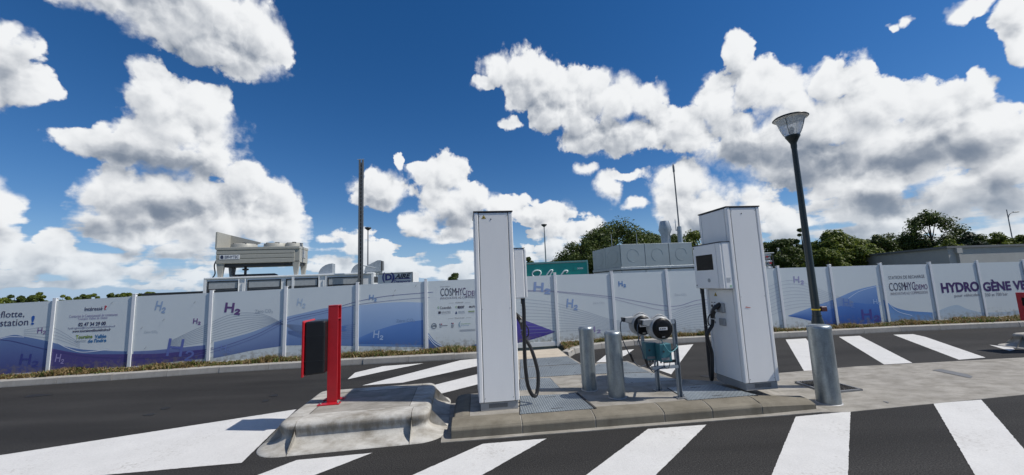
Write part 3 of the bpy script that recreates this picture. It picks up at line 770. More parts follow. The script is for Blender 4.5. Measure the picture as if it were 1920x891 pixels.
# thin contour lines
LNC = (118, 130, 150)
for k in range(9):
    o = k * 5.2
    printed_line([(320, 652 - o * .3), (385, 641 - o * .75), (440, 628 - o * .95), (500, 612 - o * .72 + k * 1.2), (560, 610 + o * .35), (610, 628 + o * .3)], .006, LNC, .0022)
for k in range(8):
    o = k * 5.5
    printed_line([(540, 640 + o * .15 - 20), (590, 622 + o * .45), (640, 612 + o * .6), (668, 608 + o * .65)], .006, (96, 116, 160), .0022)
for k in range(11):
    o = k * 6.6
    printed_line([(975, 560 + o * 1.0), (1040, 568 + o * .82), (1100, 585 + o * .52), (1150, 600 + o * .32), (1200, 602 + o * .32), (1250, 592 + o * .48), (1300, 572 + o * .7), (1340, 566 + o * .8)], .006, (140, 150, 166), .0022)
for k in range(9):
    o = k * 7.0
    printed_line([(1440, 538 + o), (1470, 527 + o * .98), (1500, 528 + o * .85), (1530, 540 + o * .6), (1560, 552 + o * .38), (1600, 566 + o * .15)], .006, (150, 158, 174), .0022)
printed_line([(985,544.4),(1043,546.4),(1145,556.4),(1200,566),(1250,574),(1275,573),(1308,563),(1340,562)], .009, (112, 100, 150), .0026)
printed_line([(985,546),(1043,548),(1145,560),(1200,573),(1250,582),(1290,574),(1340,566)], .008, (150, 140, 170), .0026)
printed_line([(340,668),(400,655),(480,628),(537,600),(610,583),(668,566),(720,556),(760,552),(812,548)], .010, (84, 82, 140), .0026)
printed_line([(340,672),(400,660),(480,633),(537,605),(610,587),(668,572),(720,565),(760,561),(806,558)], .008, (88, 96, 150), .0026)
printed_line([(0,637),(24,640),(90,656),(160,668),(240,672),(330,668),(400,652)], .012, (66, 64, 120), .0026)
printed_line([(-20,642),(15,632),(45,632)], .012, (222, 228, 236), .0026)
printed_line([(108,643),(125,652),(150,660),(175,659),(205,655)], .014, (222, 228, 236), .0026)
printed_line([(803,628),(815,642),(835,652)], .02, (214, 226, 236), .0026)
printed_line([(803,632),(812,644),(824,654)], .014, (214, 226, 236), .0026)
printed_line([(1656,548),(1662,562),(1680,582),(1710,592)], .012, (206, 220, 234), .0026)
printed_line([(1590,560),(1610,547),(1640,538),(1654,537)], .012, (196, 212, 230), .0026)
for k in range(4): printed_line([(45, 628 - k * 3), (90, 634 - k * 7), (110, 637 - k * 6), (150, 652 - k * 3)], .005, LNC, .0026)
# lettering
DK = (52, 48, 84)
panel_text(-1, 'flotte,', (1, 583, 47, 597), DK); panel_text(-1, 'station', (0, 599, 54, 611), DK)
panel_text(-1, '!', (58, 592, 66, 609), (40, 90, 168), .02)
panel_text(-1, H2, (70, 614, 87, 627), (116, 78, 134)); panel_text(-1, H2, (36, 664, 75, 688), (60, 66, 132), .01, tilt=-.08)
panel_text(0, 'Intéressé', (159, 575.5, 193, 582.5), DK, .015); panel_text(0, '?', (195, 573, 201, 581), (190, 40, 60), .03)
panel_text(0, 'Contactez la Communauté de communes', (130, 589, 221, 594), (128, 116, 160)); panel_text(0, "Touraine Vallée de l'Indre", (146, 594.5, 202, 599), (128, 116, 160))
panel_text(0, '02 47 34 29 00', (147, 604, 199, 611), DK, .03)
panel_text(0, 'hydrogene@tourainevalleedelindre.fr', (128, 611.5, 217, 616.5), (92, 92, 136)); panel_text(0, 'www.tourainevalleedelindre.fr', (136, 617, 208, 622), DK, .02)
panel_text(0, 'Touraine', (142, 628, 174, 635), (120, 140, 50), .03); panel_text(0, 'Vallée', (178, 627, 200, 634), (48, 110, 160), .03); panel_text(0, "de l'indre", (165, 635, 200, 642), (48, 110, 160), .03)
panel_rect(0, (142, 638.4, 162, 639.2), (150, 158, 160)); panel_rect(0, (142, 641, 162, 641.5), (150, 158, 160))
panel_text(0, H2, (103, 664, 122, 682), (150, 140, 186), .01, tilt=-.1)
panel_text(1, H2, (291, 565, 313, 586), (150, 172, 200), .02, tilt=-.18); panel_text(1, H2, (362, 597, 377, 609), (116, 78, 134), .02, tilt=-.06)
panel_text(1, 'Zéro CO\u2082', (270, 620, 296, 625), (168, 178, 186)); panel_text(1, H2, (312, 636, 367, 676), (100, 112, 172), 0, tilt=-.12)
panel_text(2, H2, (421, 568, 452, 590), (102, 74, 122), .03, tilt=-.1); panel_text(2, 'Zéro CO\u2082', (478, 580, 512, 588), (158, 168, 178)); panel_text(2, H2, (413, 646, 433, 661), (116, 134, 186), 0, tilt=-.12)
panel_text(3, H2, (557, 560, 574, 577), (176, 194, 212), .01, tilt=-.14); panel_text(3, H2, (604, 604, 650, 622), (92, 124, 178), .02, tilt=.05)
panel_text(4, H2, (692, 553, 707, 565), (120, 150, 190), .02, tilt=-.1); panel_text(4, 'Zéro CO\u2082', (743, 598, 778, 605), (112, 136, 172)); panel_text(4, H2, (700, 620, 719, 637), (164, 186, 216), .01, tilt=-.1)
GR = (70, 66, 80)
panel_text(5, 'Une station', (826, 536, 843, 538.5), (120, 120, 130)); panel_text(5, 'COSM', (826, 540.5, 855, 555), (74, 72, 82)); panel_text(5, 'HYC', (855, 540, 873, 554), (62, 30, 80))
panel_text(5, '\u222bDEMO', (873, 544, 905, 557), (84, 40, 100)); panel_text(5, 'INNOVATIVE H2 COMPRESSION', (826, 556, 902, 560), (104, 100, 116))
panel_rect(5, (841, 568.3, 851, 568.7), (130, 134, 140)); panel_rect(5, (872, 567.4, 882, 567.8), (130, 134, 140)); panel_text(5, 'soutenu par', (854, 566, 869, 569.5), (120, 120, 126))
panel_text(5, 'Cavendish', (825, 574.5, 846, 579.5), GR, .01); panel_text(5, 'C', (820.5, 575, 823.5, 579), (60, 140, 70), .03); panel_text(5, 'esor', (858, 573.5, 871, 578.5), GR, .03); panel_text(5, 'C', (854, 574, 857, 578), (130, 170, 60), .02); panel_text(5, 'McPHY', (880, 573, 896, 577), GR, .02)
panel_rect(5, (822, 584, 826.5, 588.5), (56, 54, 70)); panel_text(5, 'EIFHYTEC', (828, 584, 845, 587), (90, 92, 110)); panel_rect(5, (828, 587.8, 845, 588.3), (150, 154, 160))
panel_text(5, '\u25B2', (853.5, 583, 857.5, 588.5), (40, 66, 110)); panel_text(5, 'CENTRE', (859, 583.5, 871, 586), (92, 110, 140)); panel_rect(5, (859, 587, 872, 587.5), (120, 130, 150)); panel_rect(5, (878, 583, 890, 584.5), (140, 160, 90)); panel_rect(5, (878, 586, 890, 586.6), (150, 150, 150))
panel_rect(5, (840, 597.3, 850, 597.7), (130, 134, 140)); panel_rect(5, (874, 595.4, 884, 595.8), (130, 134, 140)); panel_text(5, 'Financé par', (853, 594.8, 871, 598.2), (120, 120, 126))
panel_text(5, 'O', (808.5, 606, 819, 617), (110, 120, 130)); panel_text(5, 'm', (811, 610, 817, 613), (60, 66, 76), .03)
panel_rect(5, (824, 607, 826, 609), (60, 60, 110)); panel_rect(5, (827, 607, 829, 609), (170, 60, 70)); panel_rect(5, (824, 610, 839, 611), (100, 104, 116)); panel_rect(5, (824, 613, 828, 614), (120, 124, 130))
panel_rect(5, (846, 605.5, 848, 607.5), (60, 60, 110)); panel_rect(5, (848.5, 605.5, 850.5, 607.5), (170, 60, 70))
for k in range(3): panel_rect(5, (846, 609 + 2.4 * k, 852 - k, 610 + 2.4 * k), (110, 114, 124))
panel_text(5, '(', (860, 603, 864, 614), (110, 150, 170), .0); panel_text(5, 'Clean Hydrogen', (864, 606, 882, 608.6), (110, 160, 100)); panel_text(5, 'Partnership', (864, 609.5, 879, 611.5), (80, 130, 170)); panel_rect(5, (862, 617.5, 892, 618.4), (160, 166, 172)); panel_rect(5, (862, 619.6, 892, 620.5), (160, 166, 172))
panel_text(6, H2, (1001, 530, 1032, 551), (138, 158, 196), .03, tilt=-.12)
panel_text(7, H2, (1063, 561, 1083, 581), (140, 164, 202), .02, tilt=-.14); panel_text(7, 'Zéro CO\u2082', (1112, 566, 1133, 570), (178, 184, 192)); panel_text(7, H2, (1103, 612, 1126, 625), (150, 140, 176), .01)
panel_text(8, H2, (1160, 527, 1173, 539), (104, 140, 188), .03)
panel_text(9, 'Zéro CO\u2082', (1265, 550, 1287, 555), (178, 184, 192))
panel_text(11, H2, (1489, 518, 1506, 533), (160, 156, 190), .01, tilt=-.06)
panel_text(12, H2, (1582, 560, 1600, 577), (92, 124, 186), .01, tilt=-.06); panel_text(12, H2, (1638, 561, 1650, 572), (150, 178, 216), .01); panel_text(12, H2, (1617, 580, 1648, 603), (72, 70, 138), .02, tilt=-.02)
panel_text(13, 'STATION DE RECHARGE', (1666, 516.5, 1733, 522.5), (84, 82, 92)); panel_text(13, 'COSM', (1668, 530, 1697, 545), (74, 72, 82)); panel_text(13, 'HYC', (1697, 529, 1715, 544), (60, 30, 78))
panel_text(13, '\u222bDEMO', (1715, 532, 1738, 546), (84, 40, 100)); panel_text(13, 'INNOVATIVE H2 COMPRESSION', (1670, 547, 1739, 552), (110, 106, 120))
panel_text(14, 'HYDRO', (1766, 529, 1834, 548), (62, 30, 92), .04); panel_text(14, 'pour véhicules', (1790, 550.5, 1836, 558), (112, 112, 122))
panel_text(15, 'GÈNE VE', (1844, 523, 1926, 545), (62, 30, 92), .04); panel_text(15, '350 et 700 bar', (1847, 549, 1889, 555), (112, 112, 122))

# ------------------------------------------------------------------ refuelling island
IA = math.atan2(4.733 - 4.313, 3.558 + 0.75)
I0 = Vector((-0.75, 4.313, 0)); IE = Vector((math.cos(IA), math.sin(IA), 0)); IN = Vector((-math.sin(IA), math.cos(IA), 0))
ILEN = 4.33; IDEP = 1.16; IZ = 0.15
island = bpy.data.objects.new('traffic_island', None); col.objects.link(island); structure(island)
island.location = I0; island.rotation_euler = (0, 0, IA)
def isl(px, py, z=IZ):
    p = G(px, py, z) - I0; return (p.dot(IE), p.dot(IN))
# haunching strip of poured concrete at road level
MB().prism([(-.10, -.07), (ILEN + .1, -.07), (ILEN + .1, IDEP + .05), (ILEN * .62, IDEP + .12), (-.14, IDEP + .10)], -.05, .008).build('concrete_bed', CONC, island)
# kerb stones along the front
prof = [(0.0, -0.04), (0.25, -0.04), (0.25, IZ), (0.16, IZ - .001), (0.05, 0.128), (0.02, 0.115), (0.0, 0.09)]
cuts = [0.0, 0.78, 1.61, 2.42, 3.00, 3.62]
tone = []
for a, b in zip(cuts, cuts[1:]):
    MB().prism_x(prof, a + .004, b - .004).build('kerb_stone', CONC_K, island, 0.006)
    MB().prism_x([(.006, -.03), (.24, -.03), (.24, IZ - .004), (.16, IZ - .006), (.054, .121), (.025, .108), (.006, .086)], b - .006, b + .006).build('mortar_joint', CONC, island)
# dropped end stone sloping to the paving
x0, x1 = 3.626, ILEN
vs = [(x0, 0, -.04), (x0, .25, -.04), (x0, .25, IZ), (x0, .16, IZ - .001), (x0, .05, .128), (x0, 0, .09),
      (x1, 0.03, -.04), (x1, .25, -.04), (x1, .25, .10), (x1, .18, .099), (x1, .09, .085), (x1, 0.03, .06)]
MB().add(vs, [(5, 4, 3, 2, 1, 0), (6, 7, 8, 9, 10, 11)] + [(i, (i + 1) % 6, 6 + (i + 1) % 6, 6 + i) for i in range(6)]).build('kerb_stone', CONC_K, island)
# end stone returning along the left side
MB().prism_y([(0.0, -.04), (.20, -.04), (.20, IZ + .001), (.12, IZ), (.03, .13), (0, .09)], .254, IDEP).build('kerb_stone', CONC_K, island, .006)
# poured slab, two bays and ramp beside the second dispenser
MB().box(.204, 3.30, .254, IDEP, -.04, IZ - .004).build('slab', CONC, island)
MB().add([(3.304, .254, -.04), (ILEN, .254, -.04), (ILEN, IDEP, -.04), (3.304, IDEP, -.04), (3.304, .254, IZ - .004), (ILEN, .254, .03), (ILEN, IDEP, .03), (3.304, IDEP, IZ - .004)],
         [(3,2,1,0),(4,5,6,7),(0,1,5,4),(1,2,6,5),(2,3,7,6),(3,0,4,7)]).build('slab', CONC, island)
# steel covers
def cover(pts, z, slots=True):
    q = [Vector((*isl(px, py, z), 0)) for px, py in pts]
    c = sum(q, Vector()) / len(q)
    q = [c + (p - c) * .992 for p in q]
    o = MB().prism([(p.x, p.y) for p in q], z - .03, z + .004).build('cover_plate', PLATE, island)
    # dark joint frame round the plate
    qq = [c + (p - c) * (1 + .014 / max((p - c).length, .1)) for p in q]
    MB().prism([(p.x, p.y) for p in qq], z - .031, z + .0005).build('joint', JOINT, o)
    if slots:
        for k in (0, 1):
            a = q[0] + (q[3] - q[0]) * (.15 + .7 * k); b = q[1] + (q[2] - q[1]) * (.15 + .7 * k); m = a + (b - a) * .5
            MB().box(m.x - .07, m.x + .07, m.y - .007, m.y + .007, z + .0045, z + .0055).build('lifting_slot', SEAM, o)
cover([(975, 777), (1118, 766), (1083, 738.5), (975, 743)], IZ)
cover([(975, 740), (1058, 736), (1031, 709), (975, 711)], .135, False)
cover([(1290, 751), (1420, 741), (1339, 720.5), (1252, 727.5)], IZ)
MB().prism([isl(1118.6, 766.4), isl(1115, 767.2), isl(1080, 738.4), isl(1083.5, 738)], IZ, IZ + .012).build('edge_angle', JOINT, island)

# walkway from the island to the fence
WZ = .125
path_px = [(985, 742), (1300, 723), (1176, 677), (1120, 681), (1091, 682.5), (1066, 668), (1046, 653), (938, 661), (930, 690)]
path = structure(MB().prism([(G(px, py, WZ).x, G(px, py, WZ).y) for px, py in path_px], -.04, WZ).build('walkway', CONC))
MB().prism([(G(px, py, WZ).x, G(px, py, WZ).y) for px, py in [(965, 675), (1064, 668.2), (1046, 654), (940, 662), (938, 677)]], WZ - .02, WZ + .004).build('threshold_slab', CONC_P, path)
def cover2(pts):
    q = [G(px, py, WZ) for px, py in pts]; c = sum(q, Vector()) / len(q)
    q2 = [c + (p - c) * .988 for p in q]
    MB().prism([(p.x, p.y) for p in q], WZ - .03, WZ + .002).build('joint', JOINT, path)
    MB().prism([(p.x, p.y) for p in q2], WZ - .03, WZ + .006).build('cover_plate', PLATE, path)
    for (u, v) in ((.12, .2), (.88, .2), (.12, .8), (.88, .8), (.5, .2), (.5, .8)):
        a = q2[0] + (q2[1] - q2[0]) * u; b = q2[3] + (q2[2] - q2[3]) * u; p = a + (b - a) * v
        MB().lathe([(.012, WZ + .0062), (.012, WZ + .0075)], 8, (p.x, p.y, 0)).build('bolt', SEAM, path)
cover2([(975, 710), (1094, 702.5), (1088, 683), (975, 690)])
cover2([(975, 689), (1087, 682.4), (1063, 668.5), (975, 674.5)])
cover2([(1096, 702.6), (1218, 698), (1175, 678.5), (1120, 683)])
cover2([(1181, 724), (1288, 719.5), (1219, 699), (1144, 701.5)])

# paving on the far side of the second dispenser
apron_px = [(1470, 775), (1589, 773.5), (1920, 741), (2300, 705), (2300, 645), (1920, 671), (1603, 688), (1457, 700.5), (1380, 707)]
apron = structure(MB().prism([(G(px, py).x, G(px, py).y) for px, py in apron_px], -.05, .006).build('paving', CONC))
pit_px = [(1490, 716.5), (1553, 737), (1618, 731), (1545, 711.5)]
q = [G(px, py, .02) for px, py in pit_px]
c = sum(q, Vector()) / 4
fr = MB()
for i in range(4):
    a, b = q[i], q[(i + 1) % 4]; e = (b - a).normalized(); n = Vector((-e.y, e.x, 0)) * .028
    fr.prism([(a.x, a.y), (b.x, b.y), (b.x + n.x, b.y + n.y), (a.x + n.x, a.y + n.y)], .002, .03)
pit = fr.build('pit_frame', STEEL, apron)
MB().prism([((c + (p - c) * .97).x, (c + (p - c) * .97).y) for p in q], .002, .012).build('gravel_bed', GRAVEL, apron)
sv = MB()
for k in range(500):
    u, v = random.random(), random.random()
    p = q[0] + (q[1] - q[0]) * u; p2 = q[3] + (q[2] - q[3]) * u; p = p + (p2 - p) * v; p = c + (p - c) * .92
    s = random.uniform(.008, .02); z = .012 + s * .3
    sv.add([(p.x - s, p.y, z), (p.x, p.y - s, z), (p.x + s, p.y, z), (p.x, p.y + s * .8, z), (p.x, p.y, z + s)], [(0, 1, 4), (1, 2, 4), (2, 3, 4), (3, 0, 4), (3, 2, 1, 0)])
stones = sv.build('loose_gravel', GRAVEL, apron); stones['kind'] = 'stuff'
# tar patches on the paving
for pts in ([(1748, 694), (1820, 709), (1824, 706), (1815, 702), (1765, 692)], [(1655, 752), (1666, 756), (1667, 754), (1657, 752)]):
    sheet('tar_patch', [G(px, py, .011) for px, py in pts], .011, GREYD, apron)

# ------------------------------------------------------------------ concrete guard block with rounded nose and flared foot
def ring(hx, hy, r, n=6):
    pts = []
    for cx, cy, a0 in ((hx - r, hy - r, 0), (-hx + r, hy - r, PI / 2), (-hx + r, -hy + r, PI), (hx - r, -hy + r, 1.5 * PI)):
        for k in range(n + 1):
            a = a0 + (PI / 2) * k / n; pts.append((cx + r * math.cos(a), cy + r * math.sin(a)))
    return pts
def guard_block(label, loc, rotz):
    t = thing('concrete_block', label, 'concrete block', loc, rotz, 'concrete blocks carrying the red terminals')
    hx, hy, H = .74, .60, .26
    prof = [(.27, .0), (.262, .012), (.20, .022), (.14, .036), (.09, .056), (.055, .082), (.042, .108), (.045, .135), (.058, .165), (.066, .195), (.062, .222), (.045, .245), (.02, .258), (.0, .26), (-.055, .262)]
    wide = prof[:-1] + [(-.18, .263)]
    # kerb elements: four corners and four straights, each its own casting
    nf = 7
    def strip(name, pathpts, prof=prof, extra=None):
        vs = []; fs = []; m = len(prof)
        for (px, py, nx, ny) in pathpts:
            for d, z in prof: vs.append((px + nx * d, py + ny * d, z))
        for i in range(len(pathpts) - 1):
            for k in range(m - 1): fs.append((i * m + k, (i + 1) * m + k, (i + 1) * m + k + 1, i * m + k + 1))
        b = MB().add(vs, fs, True)
        b.add(vs[:m], [tuple(range(m))]); b.add(vs[-m:], [tuple(range(m - 1, -1, -1))])
        if extra: b.box(*extra)
        return b.build(name, CONC_B, t)
    g = .006
    cx, cy, r = hx - .06, hy - .06, .06
    def corner(sx, sy, a0):
        pts = []
        for k in range(nf + 1):
            a = a0 + (PI / 2) * k / nf
            pts.append((sx * cx + r * math.cos(a), sy * cy + r * math.sin(a), math.cos(a), math.sin(a)))
        # short straight stubs so that the joint sits away from the corner
        f = pts[0]; l = pts[-1]; st = .07
        pts = [(f[0] + f[3] * st * (1), f[1] - f[2] * st, f[2], f[3])] + pts + [(l[0] - l[3] * st, l[1] + l[2] * st, l[2], l[3])]
        x0, x1 = sorted((sx * (cx - .07), sx * (hx - .054))); y0, y1 = sorted((sy * (cy - .07), sy * (hy - .054)))
        strip('corner_kerb', pts, prof, (x0, x1, y0, y1, .2, .2615))
    corner(1, 1, 0); corner(-1, 1, PI / 2); corner(-1, -1, PI); corner(1, -1, 1.5 * PI)
    s = .07 + g
    def straight(a, b, n):
        strip('kerb_element', [(a[0], a[1], *n), (b[0], b[1], *n)], wide)
    straight((-cx + s, -hy), (cx - s, -hy), (0, -1)); straight((cx - s, hy), (-cx + s, hy), (0, 1))
    straight((hx, -cy + s), (hx, cy - s), (1, 0)); straight((-hx, cy - s), (-hx, -cy + s), (-1, 0))
    MB().box(-hx + .06, hx - .06, -hy + .06, hy - .06, 0, .256).build('joint_bed', JOINT, t)
    MB().box(-hx + .188, hx - .188, -hy + .188, hy - .188, .2, .262).build('infill_slab', CONC, t)
    core = MB().box(-hx + .0, hx - .0, -hy + .0, hy - .0, 0.0, .10).build('joint_fill', JOINT, t)
    return t
BA = math.radians(8.0)
# top corners as photographed
bc = Vector((-1.90, 5.01, 0))
blk = guard_block('low grey concrete block with flared foot beside the dispenser island', (bc.x, bc.y, 0), BA)

# ------------------------------------------------------------------ red payment terminal
def terminal(label, loc, rotz):
    t = thing('payment_terminal', label, 'terminal', loc, rotz, 'red payment terminals')
    H = 1.19
    # C-section post: web on the left, flanges front and back
    m = MB(); m.box(-.06, -.052, -.07, .07, .01, H).box(-.052, .06, -.07, -.061, .01, H).box(-.052, .06, .061, .07, .01, H)
    m.build('post', RED, t, .002)
    MB().box(-.06, .06, -.072, .072, H + .001, H + .011).build('top_plate', RED, t, .002)
    MB().box(-.05, .058, -.06, .06, H - .165, H - .157).build('stiffener', RED, t)
    MB().box(.046, .058, -.06, -.052, .01, H - .01).build('return_lip', RED, t)
    for y in (-1, 1):
        p = MB().box(-.15, .11, y * .11 - .045, y * .11 + .045, 0, .012).build('base_plate', RED, t, .003)
        for x in (-.12, .085): MB().lathe([(.011, .012), (.011, .022), (.006, .026)], 8, (x, y * .11, 0)).build('bolt', STEEL, p)
    h = MB()
    z0, z1 = .37, 1.02
    h.prism_y([(-.30, z0), (-.062, z0 + .012), (-.062, z1 - .012), (-.10, z1), (-.30, z1 - .005)], -.17, .17)
    hh = h.build('housing', BLACKP, t, .02, 3)
    MB().box(-.302, -.06, -.172, .172, .54, .543).build('seam', SEAM, hh)
    MB().box(-.302, -.06, -.172, .172, .84, .843).build('seam', SEAM, hh)
    f = MB().prism_y([(-.325, z0 - .015), (-.301, z0 - .015), (-.301, z1 - .01), (-.312, z1 + .012), (-.325, z1 + .002)], -.19, .19).build('front_panel', RED, t, .006, 2)
    MB().box(-.3275, -.3255, -.12, .12, .71, .91).build('display', SCREEN, f)
    for k in range(4):
        for j in range(3): MB().box(-.3285, -.3255, -.05 + j * .035, -.025 + j * .035, .50 + k * .035, .525 + k * .035).build('key', BLACKP, f)
    return t
rp = G(622, 756, .26)
term = terminal('red steel payment post with black housing on the block near the white paint', (rp.x + .0, rp.y + .05, .262), BA)
blk2c = G(1880, 676) + Vector((2.45, .55, 0))
blk2 = link_copy(blk); blk2.location = blk2c; blk2['label'] = 'concrete block with flared foot out on the paving past the lamp post'
term2 = link_copy(term); tp = D(1907, 551, blk2c.y - .15); term2.location = (tp.x + .76, blk2c.y + .05, .262); term2.scale = (1, 1, (tp.z - .262) / 1.03); term2['label'] = 'red payment post on the concrete block past the lamp post'

# ------------------------------------------------------------------ hydrogen dispensers
def triangle_sign(m, parent, face, c, s, name='warning_sticker'):
    """yellow triangle with dark border on an x or y face"""
    def T(k, off):
        P = [(-s * k, -s * k * .62), (s * k, -s * k * .62), (0, s * k)]
        if face == 'y': return [(c[0] + a, c[1] - off, c[2] + b) for a, b in P]
        if face == 'y+': return [(c[0] - a, c[1] + off, c[2] + b) for a, b in P]
        return [(c[0] - off, c[1] - a, c[2] + b) for a, b in P]
    o = MB().add(T(1.0, .0012), [(0, 1, 2)]).build(name, SEAM, parent)
    MB().add(T(.80, .0022), [(0, 1, 2)]).build('sticker_field', YELLOW, o)
    b = T(.42, .0032); MB().add(b, [(0, 1, 2)]).build('sticker_symbol', SEAM, o)
def dispenser(label, loc, rotz, near, bulge):
    """user side is local -x; near = sign of the local y side seen by the camera"""
    t = thing('fuel_dispenser', label, 'dispenser', loc, rotz, 'tall white hydrogen dispensers')
    W, Dp, H, PH = .245, .315, 2.42, .095
    p = MB().box(-W + .02, W - .02, -Dp + .02, Dp - .02, 0, PH).build('plinth', GREYP, t, .004)
    for s in (-1, 1):
        y = s * (Dp - .02)
        MB().box(-.10, .13, y - .0015, y + .0015, .03, .078).build('vent_recess', SEAM, p)
        for k in range(20):
            x = -.098 + k * .0118
            MB().box(x, x + .005, y - .004, y + .004, .031, .077).build('vent_slat', GREYP, p)
    body = MB().box(-W + .012, W - .012, -Dp + .012, Dp - .012, PH, H).build('core', SEAM, t)
    # corner profiles
    cw = .055
    for sx in (-1, 1):
        for sy in (-1, 1):
            x0, x1 = sorted((sx * W, sx * (W - cw))); y0, y1 = sorted((sy * Dp, sy * (Dp - cw)))
            MB().box(x0, x1, y0, y1, PH + .002, H - .012).build('corner_profile', WHITE, t, .012, 3)
    # cladding panels
    for s in (-1, 1):
        y0, y1 = sorted((s * (Dp - .002), s * (Dp - .03)))
        q = MB().box(-W + cw + .007, W - cw - .007, y0, y1, PH + .006, H - .02).build('side_panel', WHITE, t, .003)
        for zz in (H - .10,):
            MB().lathe([(.008, -.002), (.008, .003)], 8, (.03 * s, s * (Dp + .0), zz), 'y').build('panel_lock', SEAM, q)
    MB().box(W - .03, W - .002, -Dp + cw + .007, Dp - cw - .007, PH + .006, H - .02).build('rear_panel', WHITE, t, .003)
    MB().box(-W + .002, -W + .03, -Dp + cw + .007, Dp - cw - .007, 1.945, H - .02).build('upper_panel', WHITE, t, .003)
    u = MB().box(-W + .002, -W + .03, -Dp + cw + .007, Dp - cw - .007, PH + .006, 1.30).build('nozzle_panel', WHITE, t, .003)
    MB().box(-W - .006, W + .006, -Dp - .006, Dp + .006, H - .011, H + .006).build('lid', SEAM, t, .003)
    # display cabinet
    cz0, cz1, cx0 = 1.31, 1.94, -W - .155
    cab = MB().box(cx0 + .03, -W + .001, -Dp + .01, Dp - .01, cz0, cz1).build('display_cabinet', WHITE, t, .014, 3)
    door = MB().box(cx0, cx0 + .028, -Dp + .10, Dp - .012, cz0 + .01, cz1 - .01).build('cabinet_door', WHITE, cab, .006, 2)
    MB().box(cx0 + .002, cx0 + .028, -Dp + .012, -Dp + .095, cz0 + .01, cz1 - .01).build('cabinet_strip', WHITE, cab, .006, 2)
    MB().box(cx0 + .01, -W - .001, -Dp + .005, Dp - .005, cz1, cz1 + .006).build('cabinet_lid', SEAM, cab)
    MB().box(cx0 - .003, cx0, -.14, .235, 1.575, 1.79).build('screen', SCREEN, door)
    MB().lathe([(.028, -.003), (.028, .001)], 16, (cx0 - .001, -.02, 1.43), 'x').build('card_reader', PLASTG, door)
    for zz in (cz0 + .04, cz1 - .05): MB().box(cx0 - .004, cx0, Dp - .05, Dp - .036, zz, zz + .02).build('hinge', SEAM, door)
    for s in (near,):
        y = s * (Dp - .01)
        f = MB()
        y0, y1 = sorted((y, y + s * .0015))
        if s < 0:
            for k in range(4): MB().box(-W - .10, -W - .05 + .012 * (k % 2), y0, y1, 1.40 + k * .017, 1.407 + k * .017).build('data_label', PLASTG, cab)
            MB().box(-W - .062, -W - .03, y0, y1, 1.335, 1.36).build('data_label', mat('green_label', (.35, .55, .38), .5), cab)
    for sx in (-1, 1):
        for zz in (PH + .05, 1.2, H - .06): MB().lathe([(.005, -.001), (.005, .002)], 6, (sx * (W - cw - .02), near * (Dp - .0015), zz), 'y').build('screw', STEEL, t)
    # holster and nozzle
    fx = -W + .002
    triangle_sign(None, u, 'x', (fx, .10, 1.225), .035)
    if near > 0: triangle_sign(None, t, 'y+', (.12, Dp - .002, H - .075), .030)
    for yy, zz in ((.20, 1.06), (.14, 1.06)):
        MB().lathe([(.019, -.006), (.019, .001)], 12, (fx, yy, zz), 'x').build('push_button', BLACKP, u)
        MB().box(fx - .0015, fx, yy - .016, yy + .016, 1.105, 1.115).build('button_label', SEAM, u)
    for k, zz in enumerate((.95, .89, .83)): MB().lathe([(.017, -.002), (.017, .001)], 12, (fx, .17, zz), 'x').build('pictogram', PLASTG, u)
    hol = MB().box(fx - .035, fx + .001, -.08, .06, .98, 1.11).box(fx - .03, fx + .001, -.07, .05, .80, .90).build('holster', PLASTG, t, .01, 2)
    noz = MB()
    noz.tube(spline([(fx - .02, -.02, 1.10), (fx - .08, .02, 1.04), (fx - .105, .05, .97), (fx - .11, .06, .90)], 4), [.030, .032, .034, .036, .038, .038, .036, .034, .032, .031, .03, .028, .027])
    nz = noz.build('nozzle', BLACKP, t)
    MB().tube(spline([(fx - .15, .045, .96), (fx - .185, .05, .90), (fx - .18, .055, .82), (fx - .12, .06, .79)], 4), .009, 6).build('trigger_guard', BLACKP, nz)
    MB().lathe([(.016, -.05), (.016, .05)], 10, (fx - .09, .035, 1.01), 'y').build('swivel', PLASTG, nz)
    hose = [(-W - .10, .25, 1.312), (-W - .105, .255, 1.15), (-W - .095, .26, .85), (-W - .09, .265, .52), (-W - .11, .26, .27), (-W - .165, .235, .13), (-W - .225, .19, .115), (-W - .262, .15, .24), (-W - .262, .12, .42), (-W - .20, .085, .66), (fx - .125, .066, .80), (fx - .11, .06, .885)]
    hose = [(-W - .09 + (x + W + .09) * bulge if 0 < i < 9 else x, y, z if bulge > .5 or z > .3 else z - .07) for i, (x, y, z) in enumerate(hose)]
    MB().tube(spline(hose, 7), .024, 10).build('hose', BLACK, t)
    MB().lathe([(.028, -.06), (.028, .02), (.022, .03)], 10, (-W - .10, .25, 1.30)).build('hose_gland', BLACKP, t)
    MB().tube([(-W - .095, .26, .80), (-W - .15, .17, .79), (-W - .165, .08, .80)], .005, 5).build('hose_strap', BLACK, t)
    return t
LR, RR = math.radians(7.0), math.radians(7.0)
cL = Vector((-.267, 5.053, .146)); cR = Vector((3.13, 5.42, .146))
dispenser('white hydrogen dispenser with yellow warning sticker beside the red payment post', cL, PI + LR, 1, 1.0)
SCUFF = mat('scuff_red', (.45, .08, .07), .6)
d2 = dispenser('white hydrogen dispenser with visible dark screen and nozzle beside the lamp post', cR, RR, -1, .25)

MB().add([(-.13, -.3165, 1.06), (-.06, -.3165, 1.05), (-.05, -.3165, 1.056), (-.12, -.3165, 1.072)], [(0, 1, 2, 3)]).build('scuff_mark', SCUFF, d2)
